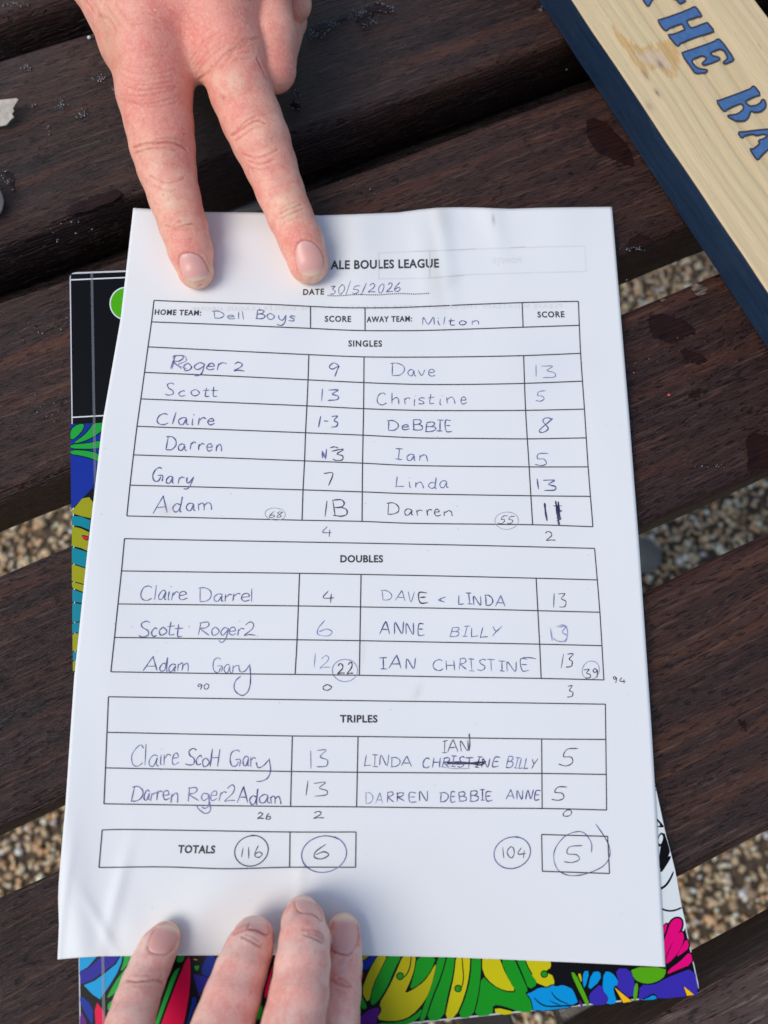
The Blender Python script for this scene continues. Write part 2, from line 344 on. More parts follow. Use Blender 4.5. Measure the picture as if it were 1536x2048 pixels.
for px_, pz in prof: V.append(np.stack([xs0+px_+lw(ys,pz*.0+3)+ (vnoise(ys,0*ys+pz,9,5)-.5)*.2, ys, 0*ys+pz],1))
for px_, pz in [(p[0],p[1]) for p in prof[::-1]]: V.append(np.stack([xs1-px_+0*ys, ys, 0*ys+pz],1))
G = np.array(V); nr, nx = G.shape[:2]
F = [(i*nx+j, i*nx+j+1, ((i+1)%nr)*nx+j+1, ((i+1)%nr)*nx+j) for i in range(nr) for j in range(nx-1)]+[tuple(i*nx for i in range(nr)), tuple(i*nx+nx-1 for i in range(nr))[::-1]]
mesh('board', G.reshape(-1,3), F, MBLUE, sign)
# pine face: brushed grain in real relief
gu = np.concatenate([[.0,.35],np.linspace(.9,79.4,150),[79.95,80.3]]); yv = np.arange(SY0, SY1+.1, 1.6)
UU, YY = np.meshgrid(gu, yv); wob = (vnoise(YY,UU*.15,75,2)-.5)*2.2+(vnoise(YY,UU*.4,21,8)-.5)*.5
c_ = UU+wob*np.clip(UU/12,.25,1)
steps = [4.2,9.5,13.2,18.0,24.5,33.5,44.0,51.0,63.0,72.0]; dep = [.25,.45,.5,.4,.55,.5,.45,.25,.3,.3]; wid = [3.,4.5,3.5,4.5,6.,8.5,10.,7.,9.,8.]
relief = np.zeros_like(c_)
for s_, d_, w_ in zip(steps, dep, wid):
    t = c_-s_; relief -= np.where((t>0)&(t<w_), d_*.95*np.clip(1-t/w_,0,1)**1.5, 0)*np.clip(t/1.5,0,1)
relief += (vnoise(YY*.12,c_,1.1,4)-.5)*.07+(vnoise(YY*.05,c_,.5,6)-.5)*.05
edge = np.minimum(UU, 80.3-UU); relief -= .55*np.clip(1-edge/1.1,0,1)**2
PV = np.stack([xs0+UU+ (lw(YY,3))*np.clip(1-UU/3,0,1), YY, HS+.15+relief-0*UU],2).reshape(-1,3)
band = vnoise(c_*1.0, YY*.004, 3.1, 12); fine = vnoise(c_, YY*.03, .45, 14)*.6+vnoise(c_, YY*.05, .9, 15)*.4; spk = vnoise(c_, YY, .6, 17)
base = np.array([.70,.545,.305])[None,None]*(1+.16*(band-.5)[...,None]+.15*(fine-.5)[...,None])
base = base*np.where(spk>.965, .86, 1)[...,None]
groove_shade = np.clip(-relief*1.3,0,.6)[...,None]; base = base*(1-groove_shade*np.array([.10,.17,.30]))  # shade of the grain steps painted in: low grooves get a darker colour
grn = np.clip(1-np.abs(c_-17)/9,0,1)[...,None]*.5; base = base*(1-grn)+base*np.array([.93,1.0,.98])*grn
cols = base.reshape(-1,3)
Qst = at(z8([(-60,250),(0,330),(60,370),(130,430),(200,450),(240,500),(300,470),(400,485),(450,420),(520,410),(590,480),(630,560),(635,640),(600,700),(560,790),(480,770),(440,720),(330,700),(300,760),(240,740),(200,700),(130,620),(70,500),(0,430)],5.12,1236,0), HS)
Qin = at(z8([(150,500),(230,560),(330,520),(430,510),(470,580),(540,660),(560,720),(450,700),(330,660),(240,640)],5.12,1236,0), HS)
jit = np.stack([(vnoise(PV[:,0],PV[:,1]*.35,.7,31)-.5)*1.0, (vnoise(PV[:,0],PV[:,1]*.3,.6,33)-.5)*5.0],1)
ms = inpoly(PV[:,:2]+jit, Qst[:,:2]); mi = inpoly(PV[:,:2]+jit, Qin[:,:2])
cols[ms] = cols[ms]*np.array([.90,.75,.55])*(1+.15*(vnoise(PV[ms,0],PV[ms,1]*.1,.5,35)-.5))[:,None]; cols[mi] = np.array([.62,.47,.30])*(1+.1*(vnoise(PV[mi,0],PV[mi,1],.8,36)-.5))[:,None]
for (kx,ky,rx,ry,cc) in ((1321,130,2.6,1.3,(.30,.19,.13)),(1314,186,2.4,.9,(.22,.18,.11)),(1299,213,2.5,1.6,(.50,.36,.22)),(1291,150,3.5,.9,(.33,.22,.12)),(1519,92,1.8,.35,(.42,.29,.14))):
    k = at([(kx,ky)],HS)[0]; d = ((PV[:,1]-k[1])/rx)**2+((PV[:,0]-k[0])/ry)**2; w = np.exp(-d*1.2)[:,None]; cols = cols*(1-w)+np.array(cc)*w
nx = len(gu); ny = len(yv)
F = [(j*nx+i, j*nx+i+1, (j+1)*nx+i+1, (j+1)*nx+i) for j in range(ny-1) for i in range(nx-1)]
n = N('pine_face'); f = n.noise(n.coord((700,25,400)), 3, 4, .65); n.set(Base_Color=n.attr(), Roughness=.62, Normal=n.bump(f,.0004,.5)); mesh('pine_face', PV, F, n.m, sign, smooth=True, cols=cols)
def ngon(name, P, z, mat, parent, it=0):
    Q = at(smooth_closed(P,it) if it else P, z); return mesh(name, Q, [tuple(range(len(Q)))], mat, parent)
def up_normals(o):
    me = o.data
    if sum(p.normal.z*p.area for p in me.polygons) < 0: me.flip_normals()
LET = {
 'T': z8([(420,-170),(470,-160),(505,-80),(640,-10),(700,5),(665,25),(625,30),(600,-10),(420,-70),(360,-30),(335,25),(315,62),(290,50),(262,0),(235,-50),(270,-60),(380,-90)],5.12,1236,0),
 'H': z8([(403,207),(440,200),(740,95),(775,67),(800,75),(860,160),(845,172),(820,165),(715,205),(700,215),(735,280),(765,288),(880,245),(900,232),(925,240),(985,322),(960,330),(935,335),(640,435),(625,470),(600,468),(510,355),(530,352),(560,355),(680,310),(690,300),(655,245),(640,240),(520,290),(495,315),(475,305)],5.12,1236,0),
 'E': z8([(645,540),(680,535),(990,425),(1020,398),(1050,408),(1190,600),(1175,620),(1125,645),(1085,648),(1080,630),(1110,615),(1125,590),(1110,550),(1085,515),(1050,498),(1010,508),(950,535),(945,550),(985,580),(1040,590),(1040,610),(990,635),(900,662),(870,660),(858,645),(895,620),(910,595),(890,575),(850,570),(770,600),(755,630),(780,670),(830,705),(905,712),(918,725),(880,748),(800,752),(780,735)],5.12,1236,0),
 'B': z8([(1005,1030),(1050,1027),(1350,915),(1385,882),(1405,890),(1460,970),(1430,980),(1400,985),(1315,1025),(1305,1045),(1330,1080),(1370,1090),(1430,1075),(1465,1050),(1475,1020),(1495,1018),(1515,1060),(1505,1110),(1460,1145),(1400,1148),(1355,1135),(1350,1165),(1330,1215),(1290,1238),(1220,1240),(1160,1215),(1120,1188),(1135,1178),(1200,1175),(1255,1150),(1290,1110),(1285,1075),(1255,1060),(1200,1080),(1120,1115),(1105,1135),(1080,1138)],5.12,1236,0),
 'A': z8([(1225,1350),(1270,1355),(1400,1335),(1536,1325),(1650,1310),(1690,1290),(1720,1330),(1640,1430),(1536,1530),(1460,1600),(1440,1632),(1420,1630),(1345,1520),(1380,1530),(1420,1500),(1455,1465),(1435,1438),(1500,1420),(1535,1385),(1500,1370),(1420,1388),(1380,1368),(1300,1385),(1270,1418)],5.12,1236,0)}
def offset_poly(P, d):
    P = np.asarray(P, float); A = P-np.roll(P,1,0); B = np.roll(P,-1,0)-P
    na = np.stack([A[:,1],-A[:,0]],1); na /= np.linalg.norm(na,axis=1,keepdims=True)+1e-9; nb = np.stack([B[:,1],-B[:,0]],1); nb /= np.linalg.norm(nb,axis=1,keepdims=True)+1e-9
    m = na+nb; m /= np.linalg.norm(m,axis=1,keepdims=True)+1e-9
    area = .5*np.sum(P[:,0]*np.roll(P[:,1],-1)-np.roll(P[:,0],-1)*P[:,1]); s = 1 if area>0 else -1
    return P+m*d*s
n = N('letter_blue_paint'); f = n.noise(n.coord((200,120,200)), 3, 4); n.set(Base_Color=n.ramp(f,[(.3,(.045,.125,.29)),(.7,(.070,.17,.36))]), Roughness=.55); MLB = n.m
MOUT = flat('letter_outline_paint', (.035,.035,.055), .6)
for ch, P in LET.items():
    Q = smooth_closed(P, 1); o = mesh('letter', at(Q, HS+.42), [tuple(range(len(Q)))], MLB, sign); up_normals(o)
    R = offset_poly(Q, 2.0)+RNG.normal(0,.25,(len(Q),2)); A_ = offset_poly(Q, -1.5)+(R-offset_poly(Q,2.0)); m_ = len(R); o2 = mesh('outline', np.concatenate([at(R, HS+.45), at(A_, HS+.47)]), [(i,(i+1)%m_,m_+(i+1)%m_,m_+i) for i in range(m_)], MOUT, o); up_normals(o2)
# ------------------------------------------------------------------ colouring book
BZ = 5.0
BC = [(139,545),(1080,508),(1401,1987),(160,2117)]
bc = at(BC, BZ); book = thing('colouring_book', (bc.mean(0)[0],bc.mean(0)[1],0), 'glossy paperback colouring book with bright flowers and black panel, under the score sheet', 'book')
def slab(name, C, z0, z1, mat, parent, inset=0, rad=3.0):
    c = np.array([p[:2] for p in C]); m = c.mean(0); out = []
    for i in range(4):
        a, p, b = c[i-1], c[i], c[(i+1)%4]; u = (a-p)/np.linalg.norm(a-p); v = (b-p)/np.linalg.norm(b-p); p = p+(u+v)*inset
        for k in range(5):
            t = k/4; out.append(p+u*rad*(1-t)**2+v*rad*t**2)
    Q = np.array(out); k = len(Q)
    V = [(*q, z0) for q in Q]+[(*q, z1) for q in Q]
    F = [tuple(range(k)), tuple(range(2*k-1,k-1,-1))]+[(i,k+i,k+(i+1)%k,(i+1)%k) for i in range(k)]
    return mesh(name, V, F, mat, parent)
MCARD = flat('white_card', (.62,.62,.64), .5)
slab('back_cover', bc, .55, .9, MCARD, book); n = N('page_edges'); f = n.noise(n.coord((1,1,4000)), 2, 2); n.set(Base_Color=n.ramp(f,[(.3,(.35,.34,.32)),(.7,(.62,.61,.58))]), Roughness=.8)
slab('pages', bc, .92, BZ-.32, n.m, book, 1.2); slab('front_cover', bc, BZ-.3, BZ-.02, MCARD, book)
INK = {}
def gloss(c):
    if c not in INK:
        n = N('cover_print'); n.set(Base_Color=lin(*c), Roughness=.38); n.b.inputs['Specular IOR Level'].default_value = .14; INK[c] = n.m
    return INK[c]
K_ = (10,10,12); GR=(28,165,60); GR2=(22,150,28); BL=(16,48,150); OL=(160,160,20); TE=(0,135,150); CY=(0,160,215); NV=(40,38,150); RD=(230,0,70); YE=(205,195,10); PU=(95,25,125); OR=(250,190,20); PK=(232,0,118); LG=(85,170,10); WH=(222,228,225)
bq = at(BC, BZ); 
inner = np.array(BC,float); cm = inner.mean(0); inner = inner+(cm-inner)/np.linalg.norm(cm-inner,axis=1,keepdims=True)*4
base_o = mesh('cover_ground', at(inner, BZ+.03), [(0,1,2,3)], gloss(K_), book); up_normals(base_o)
art = {}
def reg(col, L, s, ox, oy, lay=1, it=1): art.setdefault((col,lay), []).append(smooth_closed(z8(L,s,ox,oy), it))
S,X,Y = 3.593,120,830
reg(BL,[(75,65),(330,55),(270,350),(235,525),(80,680)],S,X,Y,1,0)
for L in ([(75,105),(130,65),(180,65),(150,130),(75,190)],[(240,60),(322,55),(305,110),(235,160),(150,195),(90,205),(170,150),(215,100)],[(75,212),(200,205),(300,180),(292,238),(200,243),(75,240)],[(75,252),(200,257),(285,282),(275,338),(240,315),(150,290),(75,280)]):
    reg(K_, offset_poly(L,7), S,X,Y,2); reg(GR,L,S,X,Y,3)
for c,L in ((OL,[(85,690),(160,600),(210,590),(245,640),(220,742),(150,725),(85,705)]),(TE,[(85,725),(150,730),(218,757),(210,825),(150,800),(85,790)]),(OL,[(85,800),(150,815),(208,842),(198,977),(150,955),(85,940)]),(TE,[(85,950),(194,985),(185,1097),(130,1078),(85,1062)]),(OL,[(85,1072),(183,1104),(174,1215),(85,1190)]),(OL,[(85,1198),(172,1222),(167,1272),(88,1240)]),(TE,[(88,1252),(166,1280),(158,1350),(88,1340)]),(TE,[(88,1352),(158,1360),(143,1480),(88,1490)]),(TE,[(88,1500),(142,1488),(134,1560),(88,1570)]),(OL,[(90,1578),(132,1568),(122,1690),(90,1695)]),(TE,[(92,1702),(120,1700),(112,1765),(92,1765)]),(OL,[(92,1772),(110,1772),(104,1840),(92,1840)])): reg(c,L,S,X,Y,1,0)
reg(K_,[(150,858),(212,874),(200,905),(170,895)],S,X,Y,2); reg(RD,[(157,866),(206,880),(196,898),(172,890)],S,X,Y,3)
S,X,Y = 5.12,150,1780
for c,L in ((CY,[(45,640),(260,640),(130,790),(45,835)]),(NV,[(45,842),(140,802),(290,660),(470,650),(400,760),(300,830),(180,920),(60,965)]),(CY,[(90,975),(200,930),(310,850),(420,760),(490,640),(475,740),(430,850),(370,950),(310,1040),(255,1120),(180,1070)]),(GR,[(505,660),(605,660),(520,790),(460,840),(495,750)]),(GR,[(600,700),(560,860),(470,1000),(430,1040),(322,1120),(350,1050),(450,880),(550,770)]),(GR,[(335,1190),(340,1160),(410,1110),(390,1220),(330,1230)]),
 (BL,[(50,1070),(180,1180),(185,1372),(165,1372),(50,1160)]),(PU,[(50,1200),(130,1372),(120,1600),(50,1600)]),(RD,[(195,1110),(320,1280),(330,1600),(225,1600)]),(GR,[(1050,670),(1130,670),(1100,740),(1040,740)]),(GR,[(1000,850),(1075,785),(1060,830),(900,1250),(780,1600),(740,1600),(930,1050)]),(RD,[(1150,680),(1180,700),(1185,900),(1160,1150),(1060,1600),(800,1600),(960,1160),(1060,900)]),(BL,[(1350,660),(1450,660),(1400,850),(1360,890),(1280,850)]),(GR,[(1210,780),(1280,770),(1250,840)]),(OR,[(1210,700),(1262,715),(1230,722)]),(NV,[(1210,860),(1390,900),(1270,1090)]),(BL,[(1200,1080),(1260,1120),(1180,1300),(1080,1600),(1190,1200)])): reg(c,L,S,X,Y,1, 0 if c in (CY,NV) else 1)
S,X,Y = 4.8,420,1780
for c,L in ((RD,[(610,700),(590,820),(540,1050),(518,1010),(560,850)]),(GR2,[(505,1080),(500,1200),(460,1260),(440,1200)]),(GR2,[(505,1280),(540,1150),(700,1280),(620,1500)]),(BL,[(700,900),(900,1000),(800,1500)])): reg(c,L,S,X,Y,1)
S,X,Y = 4.04,700,1890
YD=(190,180,8)
for c,L in ((YD,[(70,70),(170,75),(110,125),(75,120)]),(BL,[(165,95),(235,60),(172,165),(140,200),(80,195),(75,150)]),(RD,[(65,225),(120,222),(60,370),(40,400)]),(YD,[(240,60),(310,70),(240,210),(182,330),(150,480),(92,375),(150,215)]),(GR2,[(325,60),(425,75),(352,210),(302,340),(217,470),(162,490),(182,350),(250,200)]),
 (YD,[(435,70),(535,75),(520,190),(502,250),(470,330),(435,400),(560,330),(630,260),(697,140),(690,200),(652,350),(600,460),(500,570),(400,612),(300,615),(215,600),(262,520),(232,480),(312,350),(372,220)]),(GR2,[(548,80),(702,85),(650,220),(560,320),(478,365),(512,260)]),(GR2,[(715,70),(782,70),(735,250),(662,420),(600,620),(555,620),(610,450),(672,300)]),(GR2,[(793,70),(850,70),(830,250),(790,400),(752,605),(612,615),(672,430),(746,250)]),
 (YE,[(860,70),(972,75),(965,230),(930,400),(850,590),(765,600),(800,430),(842,250)]),(GR2,[(983,80),(1057,80),(1057,250),(1032,420),(990,585),(865,590),(937,420),(977,250)]),(YE,[(1068,80),(1200,85),(1262,250),(1348,372),(1250,370),(1150,320),(1070,225)]),
 (GR2,[(1064,240),(1140,322),(1250,380),(1352,384),(1290,300),(1210,95),(1320,95),(1392,260),(1442,370),(1410,385),(1470,460),(1478,540),(1380,545),(1250,495),(1152,480),(1156,565),(1000,580),(1040,430)]),(GR2,[(1335,95),(1398,95),(1452,220),(1522,312),(1446,365),(1402,250)]),(YE,[(1408,95),(1620,100),(1625,185),(1590,200),(1580,240),(1540,220),(1515,290),(1452,200)]),(YE,[(1166,500),(1345,545),(1178,565)]),(GR2,[(215,628),(400,628),(520,572),(592,500),(550,610),(400,660),(200,680)]),(GR2,[(50,480),(102,530),(50,620),(25,620)]),(GR2,[(90,400),(142,500),(110,525),(60,470)]),(PU,[(20,700),(40,636),(100,560),(180,510),(240,505),(240,540),(190,700)])): reg(c,L,S,X,Y,1)
th = np.linspace(0,2*math.pi,17)[:-1]
for cx,cy,r in ((405,252,27),(873,352,26),(1570,235,26)):
    reg(K_,[(cx+(r+5)*math.cos(t),cy+(r+5)*math.sin(t)) for t in th],S,X,Y,2,0); reg(GR2,[(cx+(r-3)*math.cos(t),cy+(r-3)*math.sin(t)) for t in th],S,X,Y,3,0)
for L in ([(492,75),(500,75),(492,170),(470,230),(440,265),(436,258),(462,225),(484,165)],[(900,80),(907,80),(915,180),(922,260),(915,320),(890,372),(886,366),(907,318),(914,260),(907,180)]): reg(K_,L,S,X,Y,2,1)
S,X,Y = 3.84,1000,1950
LB=(0,150,215); PB=(58,44,165)
reg(K_, offset_poly([(200,145),(250,130),(300,95),(370,100),(400,75),(430,90),(480,75),(530,95),(560,110),(610,240),(255,285),(250,220),(230,170)],8),S,X,Y,2)
reg(LB,[(200,145),(250,130),(300,95),(370,100),(400,75),(430,90),(480,75),(530,95),(560,110),(610,240),(255,285),(250,220),(230,170)],S,X,Y,3)
for L in ([(255,172),(262,172),(310,215),(360,238),(480,232),(600,226),(600,236),(480,244),(355,248),(300,222)],[(390,125),(396,125),(420,165),(470,200),(530,222),(520,226),(450,200),(410,165)],[(378,198),(384,196),(440,222),(470,228),(440,230)]): reg(K_,L,S,X,Y,4)
for c,L in ((YE,[(235,-20),(395,-20),(425,75),(380,75),(365,95),(330,80),(270,55)]),(YE,[(0,255),(130,292),(0,310)]),(LG,[(540,-20),(575,-20),(640,110),(692,232),(665,240),(610,130)]),(YE,[(595,-10),(622,-10),(630,70)]),(LB,[(640,-30),(690,-30),(650,110),(635,60)]),(LB,[(702,-20),(770,-30),(775,40),(670,130)]),(PB,[(780,60),(830,180),(825,225),(700,235),(680,170),(700,130)]),(PU,[(605,180),(642,235),(615,242)]),
 (LB,[(798,-30),(860,-20),(905,40),(905,75),(870,90),(875,130),(900,218),(822,226),(835,170),(785,110)]),(PB,[(885,-50),(995,-50),(1040,55),(1020,195),(885,90),(912,60)]),(LG,[(1000,-60),(1275,-60),(1270,5),(1220,45),(1150,68),(1080,60),(1028,30)]),(LG,[(1035,62),(1064,68),(1050,196),(1020,196)]),(PB,[(1075,72),(1180,77),(1262,32),(1330,2),(1495,-60),(1525,155),(1480,160),(1212,186),(1180,150),(1080,192),(1062,192)])): reg(c,L,S,X,Y,1)
for c,L in ((OR,[(880,95),(1014,203),(948,214)]),(OR,[(1412,88),(1492,152),(1436,160)])): reg(K_,offset_poly(L,9),S,X,Y,2,0); reg(c,L,S,X,Y,3,0)
reg(K_,[(1072,192),(1130,168),(1180,135),(1225,188)],S,X,Y,2); reg(LB,[(1080,194),(1130,180),(1180,150),(1215,186)],S,X,Y,3)
S,X,Y = 2.866,1000,1500
reg(WH,[(858,120),(882,165),(942,455),(972,560),(1004,690),(1040,890),(1068,1010),(1040,1060),(920,1060),(900,700),(870,300)],S,X,Y,2,0)
for L in ([(872,200),(895,205),(896,214),(872,208)],[(872,222),(898,226),(900,232),(872,229)],[(885,375),(938,432),(938,446),(892,440),(925,432),(885,392)],[(935,450),(972,565),(975,590),(925,690),(905,660),(920,560)],[(925,640),(980,600),(978,625),(915,720)],[(905,790),(940,780),(970,740),(993,690),(998,705),(970,765),(935,798),(905,805)],[(915,900),(960,918),(1000,916),(1042,898),(1044,908),(1000,926),(960,928),(915,912)]): reg(K_,L,S,X,Y,3)
th2 = np.linspace(0,6.28,13)[:-1]
for L in ([(895,520),(920,470),(940,480),(945,500),(935,540),(910,560)],): reg(K_,L,S,X,Y,3)
reg(WH,[(902,522),(920,482),(934,490),(934,515),(920,545)],S,X,Y,4)
PETS=([(915,1035),(962,985),(950,1040),(925,1090)],[(978,985),(1010,962),(1040,970),(1045,1010),(1020,1055),(975,1125),(943,1205),(930,1180),(935,1110),(960,1040)],[(1030,1042),(1050,1046),(1056,1085),(1030,1150),(988,1202),(955,1228),(945,1212),(975,1140),(1000,1080)],[(1072,1078),(1086,1132),(1040,1170),(1010,1187),(1040,1130)],[(1092,1150),(1106,1225),(1000,1267),(958,1287),(968,1258),(1030,1215)])
for L in PETS: reg(K_,offset_poly(L,11),S,X,Y,3)
for L in PETS: reg(PK,L,S,X,Y,4)
art.setdefault((WH,1),[]).append(np.array([(142,558.5),(300,551.5),(300,554),(142,561)])); art[(WH,1)].append(np.array([(143,833.5),(260,827),(260,829.5),(143,836)]))
art.setdefault((WH,2),[]).append(np.array([(252+33*math.cos(t),607+33.5*math.sin(t)) for t in np.linspace(0,6.28,40)[:-1]])); art.setdefault(((78,175,12),3),[]).append(np.array([(252+30.5*math.cos(t),607+31*math.sin(t)) for t in np.linspace(0,6.28,40)[:-1]]))
for (c, lay), polys in art.items():
    for i, P in enumerate(polys):
        Q = at(P, BZ+.03+.045*lay+.002*i); 
        if np.sum(Q[:,0]*np.roll(Q[:,1],-1)-np.roll(Q[:,0],-1)*Q[:,1]) < 0: Q = Q[::-1]
        mesh('printed_shape', Q, [tuple(range(len(Q)))], gloss(c), book)
# highlight along the spine fold, painted as a flat pale see-through strip
P = [(181,545),(186,545),(211,2060),(205,2060)]; n = N('fold_highlight_paint'); n.set(Base_Color=(.30,.32,.34), Roughness=.25, Alpha=.35)
Q = at(P, BZ+.25); Q[[0,3],2] += .0; o = mesh('spine_highlight', Q, [(0,1,2,3)], n.m, book); up_normals(o)

# ------------------------------------------------------------------ the score sheet
PZ = 5.75
BUMPS = [ # px, py, long mm, short mm, angle deg (world), height mm
 (152,1812,34,5.5,80,1.9),(122,1868,16,6,75,-.6),(232,1800,15,2.2,55,1.1),(128,1815,16,1.6,62,1.2),(205,1850,11,1.4,100,.6),(520,1740,22,2.2,-25,.45),(600,1765,14,1.8,60,.4),(262,1855,10,5,80,.5),(300,1690,40,14,20,.5),(430,1800,14,9,0,1.5),(470,1760,16,7,-20,.9),(392,1870,9,5,60,.9),(545,1760,20,10,20,-.35),(700,1790,20,10,0,.9),(620,1745,16,7,0,.7),
 (500,470,16,9,-10,2.0),(440,520,12,6,70,.9),(720,470,26,9,65,1.6),(880,450,34,4.5,70,1.5),(850,520,26,5,72,.8),(985,440,20,5,75,.8),(930,420,12,6,75,-.5),(1120,430,24,12,60,.7),(300,450,18,9,70,.8),
 (330,700,55,22,10,.7),(560,640,26,12,30,.9),(760,640,40,20,60,.8),(1000,640,40,22,70,.6),(200,1250,70,14,75,.9),(600,1300,60,25,20,.5),(1000,1250,80,25,70,.6),(150,1600,35,8,78,1.0),(1215,900,60,12,76,.25),(1180,1600,60,18,70,.35)]
BW = [(at([(a,b)],PZ)[0],l,s_,math.radians(an),h_) for a,b,l,s_,an,h_ in BUMPS]
def paper_z(x, y):
    z = np.full(np.shape(x), PZ)
    for c,l,s_,an,h_ in BW:
        dx = x-c[0]; dy = y-c[1]; u = dx*math.cos(an)+dy*math.sin(an); v = -dx*math.sin(an)+dy*math.cos(an); z = z+h_*np.exp(-(u/l)**2-(v/s_)**2)
    return np.maximum(z, PZ-.25)
def on_paper(P, off=0.0):
    d = rays(P); z = np.full(len(d), PZ)
    for _ in range(7):
        s = (z+off-CAM_H)/d[:,2]; Q = CAMP+s[:,None]*d; z = paper_z(Q[:,0],Q[:,1])
    return Q
def poly_at(P, t):
    P = np.asarray(P,float); L = np.r_[0,np.cumsum(np.linalg.norm(np.diff(P,axis=0),axis=1))]; L /= L[-1]
    return np.stack([np.interp(t,L,P[:,0]),np.interp(t,L,P[:,1])],1)
TOP = [(266.5,416),(330,419.5),(406,424),(515,425),(640,431),(720,428),(796,425),(840,419),(874,415.5),(920,414.5),(964,415.2),(1000,417),(1023,417.6),(1081,415.6),(1150,414.5),(1224,413.7)]
BOT = [(115,1919),(160,1915),(204,1912.5),(400,1911),(560,1910.5),(720,1911),(900,1914.6),(1000,1918.7),(1150,1925),(1331,1934)]
LEF = [(266.5,416),(241,639),(205,844),(187,1000),(175,1100),(148.5,1353),(130.6,1614),(122,1710),(117,1770),(116.2,1800),(118,1850),(115,1919)]
RIG = [(1224,413.7),(1241,622),(1258,827),(1279,1100),(1303,1456),(1315,1660),(1331,1934)]
nu, nv = 170, 240
su = np.linspace(0,1,nu); sv = np.linspace(0,1,nv); Tp, Bp, Lp, Rp = poly_at(TOP,su), poly_at(BOT,su), poly_at(LEF,sv), poly_at(RIG,sv)
c00,c10,c01,c11 = Tp[0],Tp[-1],Bp[0],Bp[-1]; u_ = su[None,:,None]; v_ = sv[:,None,None]
Gp = (1-v_)*Tp[None]+v_*Bp[None]+(1-u_)*Lp[:,None]+u_*Rp[:,None]-((1-u_)*(1-v_)*c00+u_*(1-v_)*c10+(1-u_)*v_*c01+u_*v_*c11)
PT = on_paper(Gp.reshape(-1,2)); nP = len(PT); PB_ = PT-np.array([0,0,.11])
idx = lambda i,j: i*nu+j
F = [(idx(i,j),idx(i+1,j),idx(i+1,j+1),idx(i,j+1)) for i in range(nv-1) for j in range(nu-1)]
F += [tuple(nP+q for q in f[::-1]) for f in F]
rim = [idx(0,j) for j in range(nu)]+[idx(i,nu-1) for i in range(1,nv)]+[idx(nv-1,j) for j in range(nu-2,-1,-1)]+[idx(i,0) for i in range(nv-2,0,-1)]
F += [(rim[k],rim[(k+1)%len(rim)],nP+rim[(k+1)%len(rim)],nP+rim[k]) for k in range(len(rim))]
sheet = thing('score_sheet', (PT[:,0].mean(),PT[:,1].mean(),BZ+.3), 'white printed score sheet filled in with blue and black handwriting', 'paper')
# creases show as slight soiling: pigment attribute
pc = np.ones((nP,3))*np.array([.825,.84,.815])
for cx,cy,l,s_,an,col,k in ((870,520,26,2.2,72,(.62,.60,.52),.35),(880,430,9,3,72,(.55,.50,.40),.3),(862,560,14,3.5,72,(.66,.64,.58),.25),(905,560,5,2.5,30,(.60,.60,.55),.3),(985,432,4,.35,70,(.25,.22,.15),.7),(725,1300,6,1.2,60,(.6,.6,.5),.25),(335,1020,4,2.5,0,(.60,.52,.42),.3),(835,1385,3,1,40,(.55,.55,.45),.4),(1100,740,20,14,0,(.72,.73,.74),.3)):
    c = on_paper([(cx,cy)])[0]; an = math.radians(an); dx = PT[:,0]-c[0]; dy = PT[:,1]-c[1]; u = dx*math.cos(an)+dy*math.sin(an); v = -dx*math.sin(an)+dy*math.cos(an)
    w = (k*np.exp(-(u/l)**2-(v/s_)**2))[:,None]; pc = pc*(1-w)+np.array(col)*w
n = N('sheet_paper'); f = n.noise(n.coord((1,1,1)), 900, 3); n.set(Base_Color=n.attr(), Roughness=.85, Normal=n.bump(f,.0001,.25)); n.b.inputs['Specular IOR Level'].default_value = .25
mesh('paper', np.concatenate([PT,PB_]), F, n.m, sheet, smooth=True, cols=np.concatenate([pc,pc]))
MPRINT = flat('printed_black', (.045,.047,.055), .8); 
def inkmat(name, a, b):
    n = N(name); v = n.coord(); f = n.noise(v, 330, 3, .6); f2 = n.noise(v, 60, 2, .5); m = n.math('MULTIPLY_ADD', f, .6, n.math('MULTIPLY', f2, .4))
    n.set(Base_Color=n.ramp(m, [(.42,a),(.60,b)]), Roughness=.5); return n.m
MBLUEINK = inkmat('blue_ink', (.045,.048,.20), (.24,.25,.46)); MDARKINK = inkmat('dark_ink', (.022,.022,.07), (.09,.09,.17)); MFAINT = inkmat('faint_blue_ink', (.20,.21,.46), (.45,.46,.62)); MPALEINK = inkmat('pale_ink', (.32,.33,.45), (.5,.51,.6))
MSHOW = flat('show_through_print', (.755,.755,.755), .85); MSHOW2 = flat('show_through_line', (.64,.645,.65), .85)
INKS = {'b':MBLUEINK,'k':MDARKINK,'f':MFAINT,'p':MPALEINK}
cnt = [0]
def ribbon(P, w, vary=0., off=.13, closed=False):
    """P: px polyline -> flat strip of width w px lying on the paper"""
    P = np.asarray(P,float); 
    if len(P) == 1: P = np.array([P[0]-[.8,0],P[0]+[.8,0]])
    T = np.gradient(P,axis=0); T /= np.linalg.norm(T,axis=1,keepdims=True)+1e-9; Nn = np.stack([-T[:,1],T[:,0]],1)
    ww = np.full(len(P), w/2.)
    if vary: ww *= 1+vary*np.sin(np.arange(len(P))*.9+cnt[0]*1.7)
    if not closed and vary: ww[0] *= .5; ww[-1] *= .5
    cnt[0] += 1; o = off+.004*(cnt[0]%9)
    A = on_paper(P+Nn*ww[:,None]); B = on_paper(P-Nn*ww[:,None]); A[:,2] += o; B[:,2] += o; m = len(P)
    ramp = np.linspace(0,.02,m); A[:,2] += ramp; B[:,2] += ramp
    return np.concatenate([A,B]), [(i,i+1,m+i+1,m+i) for i in range(m-1)]
